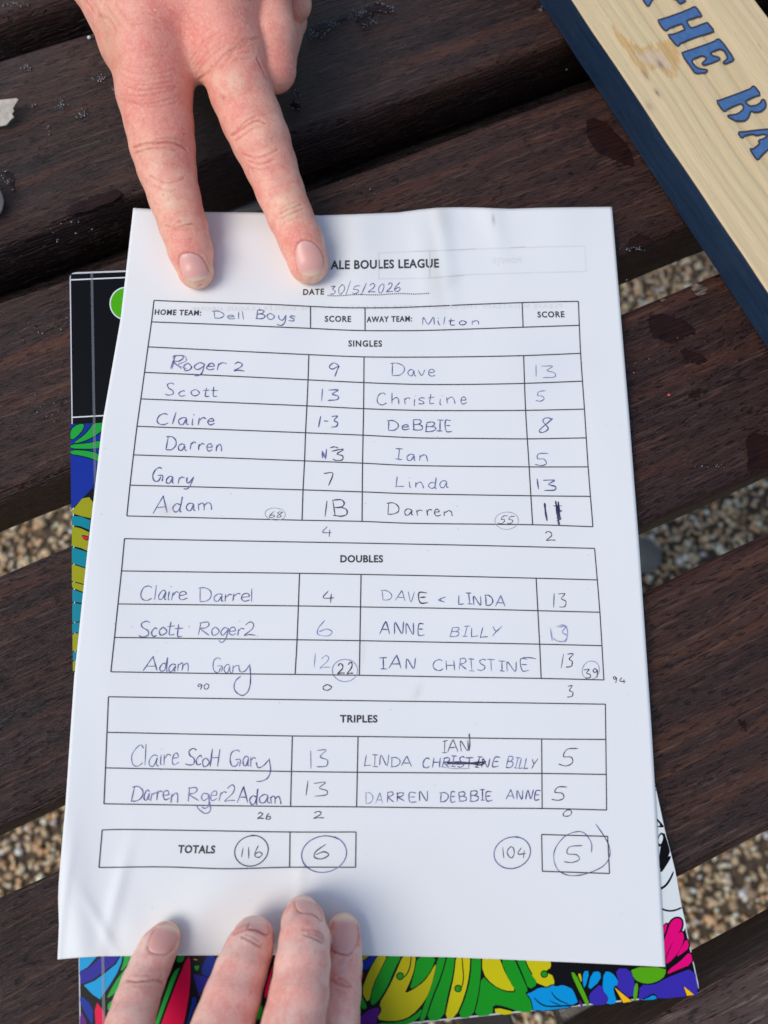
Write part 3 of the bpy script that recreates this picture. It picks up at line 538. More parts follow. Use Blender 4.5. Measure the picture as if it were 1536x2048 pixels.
def catmull(P, k=6):
    P = np.asarray(P,float)
    if len(P) < 3: return np.array([P[0]+(P[-1]-P[0])*t for t in np.linspace(0,1,4)]) if len(P)==2 else P
    Q = np.concatenate([[2*P[0]-P[1]],P,[2*P[-1]-P[-2]]]); out = []
    for i in range(1,len(Q)-2):
        for t in np.arange(k)/k:
            out.append(.5*((2*Q[i])+(-Q[i-1]+Q[i+1])*t+(2*Q[i-1]-5*Q[i]+4*Q[i+1]-Q[i+2])*t*t+(-Q[i-1]+3*Q[i]-3*Q[i+1]+Q[i+2])*t**3))
    out.append(P[-1]); return np.array(out)
def lines(name, L, w=2.1, mat=None):
    parts = []
    for l in L:
        l = np.asarray(l,float); d = np.linalg.norm(l[-1]-l[0]); k = max(2,int(d/12/max(1,len(l)-1))); parts.append(ribbon(catmull(l,k) if len(l)>2 else poly_at(l,np.linspace(0,1,max(3,int(d/12)))), w))
    V, F = join(parts); mesh(name, V, F, mat or MPRINT, sheet)
gL = [(308,601),(303,644),(296,694),(289,745),(281.7,798),(274,852.8),(267,910),(260,970.6),(253.7,1032)]
H1 = [[(308,601),(378,604),(460,606.5),(540,609),(621,613),(680,615.5),(730,616),(790,615.5),(859,613),(950,609),(1044,605.5),(1100,604),(1156.5,603)],
 [(303,644),(460,650),(560,654.5),(621,657),(680,660),(730,661.5),(800,661.7),(859,661),(950,658),(1046,654.7),(1157.6,651)],
 [(296,694),(460,702),(617.6,709.5),(728,714),(850,714.5),(950,713.5),(1047,711.5),(1161,707)],[(289,745),(450,752),(616,760),(728,765.5),(834,769),(940,769),(1049,767),(1164,762.6)],
 [(281.7,798),(450,805),(613.7,812),(727,817.6),(834,821),(940,821.5),(1051,821),(1168.6,818.6)],[(274,852.8),(450,859.5),(611,865.8),(726.6,870.7),(834,876),(940,877),(1053.7,878),(1172.5,876)],
 [(267,910),(450,916),(609,922),(725,926.6),(834,931.5),(1058,934),(1176,934)],[(260,970.6),(450,975.5),(606,980),(724,984),(834,988),(1061,991.8),(1180.6,993)],[(253.7,1032),(430,1036.5),(604,1040.6),(724,1043),(834,1047),(1065,1049.7),(1185.5,1053.6)]]
lines('printed_table', H1+[gL,[(621,613),(621,657)],[(617.6,709.5),(616,760),(613.7,812),(611,866),(609,922),(606,980),(604,1040.6)],[(730,616),(730,661.5)],[(728,714),(727,817.6),(725,926.6),(724,1043)],[(1044,605.5),(1046,654.7)],[(1047,711.5),(1051,821),(1058,934),(1065,1049.7)],[(1156.5,603),(1161,707),(1168.6,818.6),(1176,934),(1185.5,1053.6)]])
lines('printed_table', [[(249,1077.5),(376,1080),(560,1083.5),(740,1086.8),(950,1091),(1189,1097)],[(243,1142),(420,1144.5),(599,1146.8),(722,1149),(900,1152.5),(1072,1156.6),(1194,1160)],[(236,1208),(420,1210),(596.6,1212),(721,1214),(900,1217),(1075.5,1221.5),(1199.5,1224.7)],[(229,1275),(420,1277.5),(594,1279.7),(719.7,1281.5),(900,1285),(1079,1288.5),(1204,1291.5)],[(221.8,1343.7),(420,1347),(590,1349),(718.6,1350.7),(900,1354),(1082,1357),(1207.5,1360)],
 [(249,1077.5),(243,1142),(236,1208),(229,1275),(221.8,1343.7)],[(599,1146.8),(594,1279.7),(590,1349)],[(722,1149),(719.7,1281.5),(718.6,1350.7)],[(1072,1156.6),(1079,1288.5),(1082,1357)],[(1189,1097),(1199.5,1224.7),(1207.5,1360)]])
lines('printed_table', [[(217,1393.6),(460,1397.5),(740,1401.7),(980,1405),(1210.6,1408.5)],[(214.6,1464.7),(420,1469),(584.6,1472),(716,1473),(900,1475.5),(1083,1478),(1211,1479)],[(211,1535.8),(420,1540),(582.8,1543),(714.8,1544.6),(900,1546),(1083,1547),(1212,1549)],[(208,1607.6),(420,1611),(581,1613),(713,1613.8),(900,1616),(1084,1617),(1213,1620)],
 [(217,1393.6),(211,1535.8),(208,1607.6)],[(584.6,1472),(581,1613)],[(716,1473),(713,1613.8)],[(1083,1478),(1084,1617)],[(1210.6,1408.5),(1213,1620)]])
lines('printed_table', [[(204.4,1659.8),(260,1659),(420,1661.5),(580,1664),(712,1664)],[(198,1735),(326,1733.8),(453.4,1737.4),(579,1734.5),(711,1734.5)],[(204.4,1659.8),(198,1735)],[(580,1664),(579,1734.5)],[(712,1664),(711,1734.5)]])
lines('printed_box', [[(1083,1669),(1215,1672.8)],[(1084.4,1742.5),(1218.8,1747)],[(1083,1669),(1084.4,1742.5)],[(1215,1672.8),(1218.8,1747)]])
lines('show_through_box', [[(757,506),(859,502),(1000,496.5),(1169,492)],[(757,558),(859,556),(927,550),(1050,546),(1172,543)],[(1169,492),(1172,543)],[(757,506),(757,558)]], 1.4, MSHOW)
lines('show_through_line', [[(828,503),(859,502),(952,498)],[(859,502),(859,556)],[(855,556.5),(928,550.5)],[(1022,495),(1050,494.5)]], 1.5, MSHOW2)
def lean(x): return .125*(740-x)/450 if x < 740 else -.066*(x-740)/440
def frame_map(p0, p1, cap):
    p0 = np.array(p0,float); p1 = np.array(p1,float); b = p1-p0
    up = lambda x: np.array([lean(x), -1.0])*cap
    return lambda U: np.array([p0+b*u+up(p0[0]+b[0]*u)*v for u,v in U])
def printed(text, p0, p1, cap, mat=None, mirror=False, bold=.028, name='printed_word'):
    cu = bpy.data.curves.new('t', 'FONT'); cu.body = text; cu.size = 1; cu.offset = bold; cu.resolution_u = 3; cu.space_character = 1.07 if cap > 13 else 1.16
    o = bpy.data.objects.new('t', cu); sc.collection.objects.link(o); dg = bpy.context.evaluated_depsgraph_get(); dg.update()
    me = bpy.data.meshes.new_from_object(o.evaluated_get(dg)); v = np.array([q.co[:2] for q in me.vertices]); F = [tuple(p.vertices) for p in me.polygons]
    bpy.data.objects.remove(o); bpy.data.curves.remove(cu); bpy.data.meshes.remove(me)
    cu2h = .73
    u = (v[:,0]-v[:,0].min())/(v[:,0].max()-v[:,0].min()); w = v[:,1]/cu2h
    if mirror: u = 1-u
    P = frame_map(p0,p1,cap)(np.stack([u,w],1)); Q = on_paper(P); Q[:,2] += .12
    o = mesh(name, Q, F, mat or MPRINT, sheet)
    up_normals(o)
printed('ALE BOULES LEAGUE', (661,538.5), (878,534.8), 17.5); printed('DATE', (606,590), (648,589), 12)
printed('HOME TEAM:', (309,629.5), (402,631), 11); printed('SCORE', (649.5,643.5), (702,643.8), 12); printed('AWAY TEAM:', (733,644.5), (824,643), 11.5); printed('SCORE', (1075,635), (1129,634.3), 12)
printed('SINGLES', (696.6,693), (764,693.3), 12.5); printed('DOUBLES', (680.5,1124.5), (766,1124.5), 14.5); printed('TRIPLES', (679.8,1444.5), (755,1444.8), 15); printed('TOTALS', (355.7,1705.5), (429.7,1706.5), 16)
printed('POINTS', (986,527), (1042,525.5), 11, MSHOW, True, .004, 'show_through_word')
printed('PLEASE WHATSAPP THE RESULTS AFTER THE MATCH TO THE BOULES LEAGUE GROUP', (384,622), (1124,616), 8.5, MSHOW, True, .004, 'show_through_word')
dots = []
for i in range(54):
    x = 656+i*(857-656)/53; y = 591.5+(587-591.5)*(x-656)/201+.8*math.sin(i*.3); dots.append(ribbon([(x-1,y),(x+1,y)], 2.0))
V, F = join(dots); mesh('dotted_line', V, F, MPRINT, sheet)
# handwriting: single-stroke letters, x in glyph widths, y in cap heights
GL = {
'A':(.75,"0,0 .35,1 .42,.95 .7,0;.12,.38 .6,.38"),'B':(.65,".1,1 .1,0;.1,.97 .45,1 .55,.8 .4,.57 .12,.52;.35,.55 .62,.42 .6,.12 .35,-.02 .05,.02"),'C':(.7,".6,.85 .45,1 .2,.85 .05,.45 .18,.08 .42,0 .65,.15"),
'D':(.75,".12,1 .1,0;.0,.96 .35,1 .65,.75 .68,.35 .45,.05 .08,0"),'E':(.55,".5,.98 .1,.97 .08,0 .52,.02;.1,.52 .42,.54"),'G':(.8,".6,.88 .42,1 .15,.82 .05,.4 .2,.05 .45,.05 .6,.35;.38,.42 .7,.42 .68,.05"),'H':(.65,".05,1 .05,0;.58,1 .58,0;.05,.5 .58,.52"),'I':(.35,".0,1 .38,1;.18,1 .16,.02;.0,.02 .35,.0"),
'i_':(.2,".08,1 .06,0"),'L':(.5,".08,1 .05,.05 .1,0 .5,.06"),'M':(.9,".05,0 .1,.95 .42,.1 .8,.95 .82,0"),'N':(.7,".05,0 .08,.95 .55,.02 .62,1"),'R':(.65,".08,0 .1,1;.02,.93 .4,1 .5,.78 .35,.55 .12,.5 .6,0"),'S':(.6,".55,.9 .35,1 .12,.85 .2,.6 .48,.4 .5,.12 .25,0 .0,.1"),
'T':(.6,".0,1 .6,1;.3,1 .28,0"),'U':(.6,".05,1 .05,.2 .3,0 .5,.2 .52,1"),'V':(.55,".0,1 .25,0 .55,1"),'Y':(.6,".0,1 .28,.5 .6,1;.4,.75 .12,0"),
'a':(.55,".45,.5 .25,.6 .06,.35 .12,.05 .3,.05 .44,.45 .44,.1 .55,.03"),'b':(.5,".08,1 .06,.05 .3,0 .45,.3 .28,.55 .08,.4"),'c':(.45,".4,.48 .25,.58 .06,.3 .18,.02 .42,.1"),'d':(.55,".45,.5 .25,.58 .06,.3 .16,.02 .35,.08 .46,.5 .5,1.05 .46,.1 .52,.0"),
'e':(.5,".06,.3 .4,.36 .32,.58 .12,.5 .06,.2 .22,.0 .48,.12"),'g':(.55,".45,.5 .22,.58 .06,.3 .2,.08 .42,.3 .46,.5 .44,-.2 .25,-.42 .05,-.28"),'h':(.55,".08,1 .06,0;.07,.35 .28,.58 .42,.4 .44,0"),'i':(.25,".1,.55 .1,.05 .18,.0;.12,.85 .15,.88"),'l':(.22,".1,1.05 .08,.0"),
'm':(.8,".05,.55 .08,0;.08,.4 .25,.58 .36,.4 .36,.02;.37,.4 .55,.58 .68,.4 .72,.0"),'n':(.55,".06,.55 .07,0;.07,.35 .28,.58 .42,.42 .48,.0"),'o':(.5,".25,.58 .06,.35 .14,.02 .34,.02 .46,.3 .25,.58"),'r':(.42,".06,.55 .08,.0;.08,.35 .24,.56 .42,.5"),'s':(.42,".38,.5 .2,.58 .1,.42 .3,.25 .3,.05 .04,.04"),
't':(.42,".18,.9 .15,.15 .22,.0 .42,.05;.0,.55 .42,.6"),'v':(.45,".0,.55 .2,0 .45,.6"),'y':(.5,".05,.55 .1,.15 .28,.1 .45,.55;.46,.58 .38,-.15 .2,-.42 .0,-.35"),'u':(.55,".06,.55 .06,.1 .25,.0 .42,.3 .44,.55 .46,.05 .55,.0"),
'0':(.55,".28,1 .05,.6 .1,.12 .3,0 .5,.4 .42,.88 .22,1"),'1':(.25,".12,1 .1,0"),'2':(.6,".05,.78 .25,1 .45,.85 .38,.5 .02,.02 .28,.06 .6,.04"),'3':(.55,".02,.95 .45,1 .2,.6 .48,.42 .42,.08 .0,.0"),'4':(.6,".25,1 .02,.38 .58,.4;.45,.75 .42,-.05"),'5':(.6,".55,.98 .2,.92 .12,.55 .4,.5 .48,.2 .3,.0 .02,.08"),
'6':(.5,".3,1 .08,.5 .08,.1 .3,.0 .46,.25 .3,.45 .1,.3"),'7':(.55,".0,.92 .52,.98 .25,.0"),'8':(.5,".48,.95 .2,1 .08,.78 .42,.25 .22,.0 .04,.15 .45,.8 .5,.95"),'9':(.5,".42,.85 .2,1 .05,.75 .2,.52 .42,.8 .42,.5 .36,-.05"),'/':(.35,".32,1.35 .0,-.25"),'.':(.2,".08,.05 .12,.0"),'-':(.3,".0,.45 .28,.48"),'&':(.5,".45,.9 .1,.45 .45,.1;.2,.75 .22,.2"),
'~':(.55,".06,.5 .14,.1 .28,.35 .34,.5 .36,.12 .5,.3 .55,.35"),' ':(.45,"")}
def write(text, p0, p1, cap, ink='b', w=2.2, slant=.06, name='handwritten_name', join_=False, var=.22):
    x = 0; strokes = []; rs = random.Random(text+str(p0)); w = w*.90*rs.choice([.82,.92,1.0,1.1,1.2])
    for ch in text:
        if ch == '|': wd, s = GL['i_']
        else: wd, s = GL[ch]
        jy = rs.uniform(-.07,.07); k = rs.uniform(.88,1.10); kx = rs.uniform(.84,1.16); sl = rs.uniform(-.09,.09); wob = lambda a,b: (rs.uniform(-.022,.022), rs.uniform(-.022,.022))
        for st in s.split(';'):
            if st: strokes.append([(x+float(a)*kx+float(b)*(slant+sl)*k+rs.uniform(-.025,.025), float(b)*k+jy+rs.uniform(-.03,.03)) for a,b in (q.split(',') for q in st.split())])
        x += wd*kx+(.0 if join_ else rs.uniform(.06,.22))
    allx = [a for s in strokes for a,_ in s]; x0, x1 = min(allx), max(allx); m = frame_map(p0,p1,cap)
    parts = [ribbon(m([((a-x0)/max(1e-6,x1-x0), b) for a,b in catmull(s,5)]), w, var) for s in strokes]
    V, F = join(parts); mesh(name, V, F, INKS[ink], sheet)
def loop(cx, cy, rx, ry, ink, w=1.8, a0=1.0, turn=6.6, name='handwritten_ring'):
    t = np.linspace(a0, a0+turn, 44); k = 1+.05*np.sin(2*t+cx)+.03*(t-a0)/turn
    V, F = join([ribbon(np.stack([cx+rx*k*np.cos(t), cy-ry*k*np.sin(t)],1), w)]); mesh(name, V, F, INKS[ink], sheet)
def stroke(P, ink, w=2.2, name='pen_stroke', var=.2):
    V, F = join([ribbon(catmull(q,6), w, var) for q in P]); mesh(name, V, F, INKS[ink], sheet)
HN, HSC = 'handwritten_name', 'handwritten_score'
write('30/5/2026',(659,588),(800,584),17,'b',1.9,.12,'handwritten_date'); write('Dell',(422,637),(487,638.5),15,'b',2.1,-.08); write('Boys',(511,638),(590,642),20,'b',2.2,.0); write('Milton',(845,651),(957,649),15,'b',2.1,.0)
write('Roger',(341,739),(452,742),25,'b',2.1,.05,join_=True); stroke([[(345,716),(352,712),(368,712),(372,722),(356,730),(374,738)],[(344,738),(349,716)]],'f',1.8); write('2',(468,742.5),(489,743),19,'b',2.1,0)
write('Scott',(329.5,791),(435,794),23,'b',2,.0); write('Claire',(313,849),(429,849),25,'b',2,.05); write('Darren',(329.5,899),(443,903),25,'b',2.1,.0); write('Gary',(304,964),(386,967),26,'b',2.1,.05); write('Adam',(306,1025),(423,1020),28,'b',2.2,-.05)
loop(550,1028.5,20,12,'p',1.2); write('68',(539,1036),(565,1034.5),11,'k',1.3,.1,HSC)
write('9',(658,753),(677,753),27,'b',2.2,0,HSC); write('13',(643,802),(676,802.5),22,'b',2.1,-.05,HSC); write('1-3',(637,853),(675,856),24,'b',2,0,HSC); stroke([[(644,903),(645,917)],[(644,902),(651,918)],[(651,918),(653,898)]],'b',2.6,HSC); stroke([[(660,896),(668,894),(676,896)],[(663,903),(680,899),(686,900),(674,908),(685,912),(684,920),(672,921),(665,918)]],'k',2.0,HSC); write('7',(647,972),(665,973),26,'k',2.3,0,HSC); write('1B',(650,1031),(693,1033),31,'k',2.5,-.03,HSC); write('4',(645,1071),(663,1072),18,'k',2.1,0,HSC)
write('Dave',(781,751),(870,752.5),23,'b',1.9,.0); write('13',(1072,755),(1109,755),24,'b',2,0,HSC); write('Christine',(754,810),(934,808),22,'b',1.9,.05); write('5',(1071,804),(1092,803),22,'b',2,0.05,HSC); write('DeBBIE',(774,860.5),(904,863),20,'b',1.9,0); write('8',(1079,866),(1107,866),27,'b',2,.15,HSC)
write('Ian',(790,919.5),(855,923),22,'b',2.1,0); write('5',(1070,931),(1098,931.5),28,'b',2,.1,HSC); write('Linda',(792,973),(897,977),22,'b',2,0); write('13',(1075,979),(1111,980.5),22,'b',2.2,0,HSC); write('Darren',(773,1029),(904,1034),23,'k',2.1,-.02); loop(1013,1041.5,22,18,'p',1.3); write('55',(995,1047),(1030,1047),15,'k',1.7,.25,HSC)
stroke([[(1089,1006),(1091,1025),(1094,1042)],[(1111,1002),(1114,1024),(1117,1045),(1119,1051)],[(1116,1003),(1118,1025),(1120,1040)],[(1113,1010),(1116,1030),(1117,1042)]],'k',3.6,HSC); stroke([[(1106,1012),(1124,1012)],[(1112,1020),(1123,1022),(1112,1027)],[(1112,1036),(1122,1038),(1113,1042)]],'b',1.7)
write('2',(1091,1081),(1111,1081.6),16,'k',2.1,0,HSC)
write('Claire',(280,1201),(375,1201),30,'b',2,.02,join_=True); write('Darrel',(394,1203),(503,1203),27,'b',2,.0,join_=True); write('4',(646,1205),(668,1205),26,'k',2.3,0,HSC); write('Scott',(277,1273),(365,1272),30,'b',2.1,.02,join_=True); stroke([[(378,1253),(378.8,1254.5)]],'b',2.4); write('Roger2.',(396,1272),(516,1271.5),28,'b',2.1,.03,join_=True)
write('6',(636,1272),(664,1272),30,'f',2.1,-.1,HSC); write('Adam',(286,1343),(376,1343),27,'b',2,.0,join_=True); write('Gar',(425,1345),(476,1345.5),28,'b',2,.0,join_=True); stroke([[(477,1330),(480,1343),(490,1342),(499,1330)],[(499,1328),(501,1350),(500,1370),(495,1384),(485,1391),(474,1386),(468,1376),(471,1362),(482,1352)]],'b',2.1,HN)
write('12',(628,1336),(660,1335),26,'f',1.8,0,HSC); loop(689.5,1341,26,21,'f',1.6); write('22',(675,1348.5),(706,1348.5),21,'k',2.2,.05,HSC); write('90',(395,1379),(417,1379),11,'k',1.5,0,HSC); write('0',(646,1380),(663,1379),11,'k',2,0,HSC)
write('DAV',(761,1201),(829,1205),19,'b',1.8,0); write('E',(838,1205),(856,1206),19,'k',2.8,0); write('&',(877,1206),(892,1206),13,'b',1.9,0); write('LINDA',(917,1208),(1010,1213),20,'b',1.9,0); write('13',(1107,1215),(1132,1216),29,'k',2.2,0,HSC); write('ANNE',(759,1269),(849,1270),23,'b',1.9,0); write('BILLY',(898,1273.5),(1005,1273),20,'b',1.9,.1); write('13',(1102,1281),(1134,1282),30,'f',2.1,0,HSC); stroke([[(1112,1254),(1126,1250),(1134,1258),(1134,1274),(1126,1283),(1112,1281),(1106,1276)]],'f',1.8)
write('IAN',(758,1339),(831,1337),23,'b',1.9,0); write('CHRISTINE',(866,1339.5),(1058,1342),22,'b',1.9,0); stroke([[(1046,1315),(1060,1315.5),(1072,1318)]],'b',1.8); write('13',(1122,1334),(1148,1335),26,'k',2.2,.1,HSC); loop(1181,1340.6,17,18,'f',1.3); write('39',(1168,1356),(1196,1356),19,'k',2.1,0,HSC); write('94',(1227,1365),(1251,1368),12,'k',1.7,0,HSC); write('3',(1134,1394),(1146,1394),24,'k',2.1,0,HSC)
write('Claire',(261,1530),(357,1531),38,'b',2,.0,join_=True); write('ScoH',(370,1531),(437,1532),34,'b',2,.1,join_=True); write('Gar',(459,1533),(510,1536),33,'b',2,.05,join_=True); stroke([[(512,1524),(516,1535),(526,1532),(537,1520)],[(538,1517),(541,1540),(536,1555),(524,1562),(512,1563)]],'b',2,HN)
write('Darren',(261,1602),(355,1603),33,'b',2,.0,join_=True); write('Rg',(373,1604),(418,1603),30,'b',2,.0,join_=True); stroke([[(416,1590),(420,1610),(420,1622),(410,1627),(397,1618),(393,1610)]],'b',1.9,HN); write('er2',(420,1603),(470,1604),31,'b',2,.1,join_=True); write('Adam',(474,1607),(562,1608),28,'b',2.1,.02,join_=True)
write('13',(620,1536),(654,1537),34,'b',2.1,.0,HSC); write('13',(612,1592),(653,1592),27,'k',2.2,0,HSC); write('26',(515,1638),(541,1638),13,'k',1.8,0,HSC); write('2',(627,1636),(648,1636),14,'k',2.1,0,HSC)
loop(502.6,1701.7,33,30,'k',2,1.4,6.5); write('116',(483,1715),(524,1716),22,'k',2.1,0,HSC); loop(647.7,1708,43,37,'b',2,.9,6.5); write('6',(629,1720),(657,1720),30,'k',2.2,.05,HSC)
write('LINDA',(729,1531),(823,1535),21,'b',1.9,.05); write('CHRISTINE',(846,1535),(1001,1534),20,'b',1.9,.15); stroke([[(892,1525),(915,1524.5),(940,1526),(960,1530),(970,1525)],[(893,1528),(920,1526),(950,1527),(972,1523)],[(895,1526.5),(930,1527.5),(962,1524)]],'k',3.2,'crossing_out'); stroke([[(880,1533),(905,1537),(940,1537)]],'p',1.6)
write('BILLY',(1011,1535),(1077,1538),22,'b',1.9,.25); write('IAN',(884,1507),(936,1502),23,'k',2.2,0); stroke([[(938,1502),(939.5,1485),(938,1467)]],'k',2.2); write('5',(1117,1530),(1158,1530),33,'k',2,.1,HSC); write('DA',(729,1607),(765,1606),22,'f',1.8,0); write('RREN',(774,1605),(855,1603),20,'b',1.9,0); write('DEBBIE',(879,1604.5),(985,1600),20,'b',1.9,0); write('ANNE',(1012,1600),(1082,1599),18,'b',1.9,.1); write('5',(1103,1601),(1136,1602),31,'k',2,.1,HSC); write('0',(1127,1633),(1143,1632),13,'k',1.8,0,HSC)
loop(1024,1705.4,36,31,'b',2,1.2,6.5); write('104',(1006,1716.5),(1052,1717),24,'k',2.1,0,HSC); stroke([[(1183,1705),(1182,1685),(1168,1666),(1150,1664),(1128,1674),(1110,1698),(1108,1722),(1118,1742),(1140,1751),(1170,1748),(1205,1733),(1219,1712),(1217,1690),(1205,1668),(1191,1648)]],'b',1.8,'handwritten_ring'); write('5',(1128,1727),(1167,1727),33,'k',2.2,.1,HSC)
specks = []
for _ in range(46):
    x = random.uniform(150,1280); y = random.uniform(480,1880)
    if not (on_paper([(x,y)]) is None): specks.append(ribbon([(x-.6,y),(x+.7,y+.3)], random.uniform(.9,1.7)))
V, F = join(specks); o = mesh('specks', V, F, MPALEINK, sheet); o['kind'] = 'stuff'

# ------------------------------------------------------------------ small things on the boards
P = np.array([(-60,192),(0,196),(32,196),(37.6,200.6),(31,209),(25,215),(27,220),(22,225),(25,229),(17,233),(7,239.5),(-60,244)],float); Q = at(P, 6.); m = len(Q)
Q[:,2] = [3,5,6,6.6,6.2,5.6,5.4,5.2,4.6,4.,3.,1.]; n = N('dry_leaf'); f = n.noise(n.coord(), 300, 4); n.set(Base_Color=n.ramp(f,[(.3,(.36,.32,.26)),(.7,(.55,.50,.43))]), Roughness=.8)
V = np.concatenate([Q, Q-np.array([0,0,.5])]); F = [tuple(range(m))[::-1], tuple(range(m,2*m))]+[(i,(i+1)%m,m+(i+1)%m,m+i) for i in range(m)]
o = mesh('leaf_scrap', V, F, n.m); tag(o, 'torn pale beige scrap of dry leaf at the left picture edge', 'leaf')
def lathe(name, c, prof, mat, seg=40, **kw):
    V = []; 
    for r, z in prof: V += [(c[0]+r*math.cos(2*math.pi*i/seg), c[1]+r*math.sin(2*math.pi*i/seg), c[2]+z) for i in range(seg)]
    k = len(prof); F = [(j*seg+i,j*seg+(i+1)%seg,(j+1)*seg+(i+1)%seg,(j+1)*seg+i) for j in range(k-1) for i in range(seg)]+[tuple(range(seg))[::-1],tuple((k-1)*seg+i for i in range(seg))]
    return mesh(name, V, F, mat, smooth=False, **kw)
cc = at([(-63,383)], 9)[0]; n = flat('white_plastic', (.78,.78,.76), .3)
o = lathe('bottle_cap', (cc[0],cc[1],.4), [(11.4,0),(11.6,1),(11.6,7.5),(10.8,8.8),(10.2,9.0),(3,9.2)], n); tag(o, 'white round bottle cap just peeking in at the left picture edge', 'bottle cap')
c = at([(1338,790)], .6)[0]; V, F = ellipsoid(c, (.9,.6,.5), 1, 8, 6); o = mesh('red_crumb', V, F, flat('red_crumb',(.55,.09,.04),.6), smooth=True); tag(o, 'tiny red crumb on the bare board right of the score sheet', 'crumb')
c = at([(178.5,75)], .8)[0]; V, F = ellipsoid(c, (1.1,.8,.7), 2, 8, 6); o = mesh('white_chip', V, F, flat('white_chip',(.7,.72,.72),.4), smooth=True); tag(o, 'tiny white chip on the board beside the upper hand', 'chip')
#PART3
# ------------------------------------------------------------------ hands: one continuous skin surface grown from a distance field
class Body:
    def __init__(s): s.groups = []
    def add(s, pts, k=2.0, kin=3.0):
        """pts: (x,y,z,r) mm chain; k = how softly it melts into what is already there"""
        s.groups.append((np.array(pts,float), k, kin)); return s
    @staticmethod
    def smin(a, b, k):
        h = np.clip(.5+.5*(b-a)/k, 0, 1); return b*(1-h)+a*h-k*h*(1-h)
    def eval(s, P):
        tot = np.full(len(P), 400.)
        for pts, k, kin in s.groups:
            rm = pts[:,3:]; lo = (pts[:,:3]-rm).min(0); hi = (pts[:,:3]+rm).max(0)
            dist = lambda lo, hi, Q: np.sqrt((np.maximum(np.maximum(lo-Q, Q-hi), 0)**2).sum(1))
            m = np.nonzero(dist(lo, hi, P) < np.minimum(tot, 60)+k+kin+1)[0]      # farther points cannot be changed by this chain
            if not len(m): continue
            Q = P[m]; g = np.full(len(m), 400.)
            for i in range(len(pts)-1):
                a, b = pts[i,:3], pts[i+1,:3]; ra, rb = pts[i,3], pts[i+1,3]; ab = b-a; L2 = (ab@ab)+1e-9
                q = np.nonzero(dist(np.minimum(a-ra,b-rb), np.maximum(a+ra,b+rb), Q) < np.minimum(g,400)+kin+.5)[0]
                if not len(q): continue
                D = Q[q]-a; h = np.clip((D@ab)/L2, 0, 1); D = D-h[:,None]*ab; d = np.sqrt((D*D).sum(1))-(ra*(1-h)+rb*h)
                g[q] = s.smin(g[q], d, kin)
            tot[m] = s.smin(tot[m], g, k)
        return tot
    def grad(s, P, e=.15):
        G = np.zeros_like(P)
        for i in range(3):
            d = np.zeros(3); d[i] = e; G[:,i] = s.eval(P+d)-s.eval(P-d)
        return G/(np.linalg.norm(G,axis=1,keepdims=True)+1e-9)
    def march(s, px, start=40.):
        """first point of the body met by the sight line through each picture point"""
        d = rays(px); d = d/np.linalg.norm(d,axis=1,keepdims=True); t = np.full(len(d), start)
        for _ in range(26):
            t = t+np.clip(s.eval(CAMP+d*t[:,None]), -3, 30)*.97
        return CAMP+d*t[:,None]
    def surface(s, res, seen):
        """seen: picture box in which the grid is fine; it coarsens outside"""
        allp = np.concatenate([g[0] for g in s.groups]); lo = (allp[:,:3]-allp[:,3:]).min(0)-4; hi = (allp[:,:3]+allp[:,3:]).max(0)+4
        cn = [(seen[0],seen[1]),(seen[2],seen[1]),(seen[0],seen[3]),(seen[2],seen[3])]; cs = np.concatenate([at(cn,0),at(cn,75)]); fl, fh = cs.min(0), cs.max(0)
        B = 6; X = []
        for a in range(3):
            x = [lo[a]]
            while x[-1] < hi[a] or (len(x)-1)%B:
                q = x[-1]; d = max(fl[a]-q, q-fh[a], 0) if a < 2 else 0; x.append(q+min(2.2, res+d*.06))
            X.append(np.array(x))
        n = np.array([len(x) for x in X]); nb = (n-1)//B; F = np.full(n, 10., np.float32)
        bi = np.stack(np.meshgrid(*[np.arange(q) for q in nb], indexing='ij'), -1).reshape(-1,3)
        L = np.stack([X[a][bi[:,a]*B] for a in range(3)],1); H = np.stack([X[a][bi[:,a]*B+B] for a in range(3)],1)
        dc = s.eval((L+H)/2); half = np.linalg.norm(H-L,axis=1)*.5+1.3
        for b in bi[dc < -half]: F[b[0]*B:b[0]*B+B+1, b[1]*B:b[1]*B+B+1, b[2]*B:b[2]*B+B+1] = -10
        near = bi[np.abs(dc) <= half]; loc = np.stack(np.meshgrid(*[np.arange(B+1)]*3, indexing='ij'), -1).reshape(-1,3)
        for c0 in range(0, len(near), 600):
            nbk = near[c0:c0+600]; ii = (nbk[:,None,:]*B+loc[None]).reshape(-1,3); P = np.stack([X[a][ii[:,a]] for a in range(3)],1); F[ii[:,0],ii[:,1],ii[:,2]] = s.eval(P)
        sg = F < 0; c = sg[:-1,:-1,:-1].astype(np.int8)*0
        for dx in (0,1):
            for dy in (0,1):
                for dz in (0,1): c += sg[dx:n[0]-1+dx, dy:n[1]-1+dy, dz:n[2]-1+dz]
        act = (c > 0) & (c < 8); ids = np.full(act.shape, -1, np.int64); w = np.argwhere(act); ids[act] = np.arange(len(w))
        V = np.stack([(X[a][w[:,a]]+X[a][w[:,a]+1])/2 for a in range(3)],1); faces = []
        for ax in range(3):
            a1, a2 = (ax+1)%3, (ax+2)%3
            A = sg; Bv = np.roll(sg,-1,ax); ch = A != Bv; sl = [slice(1,-1)]*3; sl[ax] = slice(0,-1)
            sub = np.zeros_like(ch); sub[tuple(sl)] = ch[tuple(sl)]; e = np.argwhere(sub)
            u = np.zeros(3,int); u[a1] = 1; v = np.zeros(3,int); v[a2] = 1
            q = [ids[tuple((e-u-v).T)], ids[tuple((e-v).T)], ids[tuple(e.T)], ids[tuple((e-u).T)]]
            q = np.stack(q,1); fl = ~A[tuple(e.T)]; q[fl] = q[fl][:,::-1]; faces.append(q)
        Fc = np.concatenate(faces); Fc = Fc[(Fc>=0).all(1)]
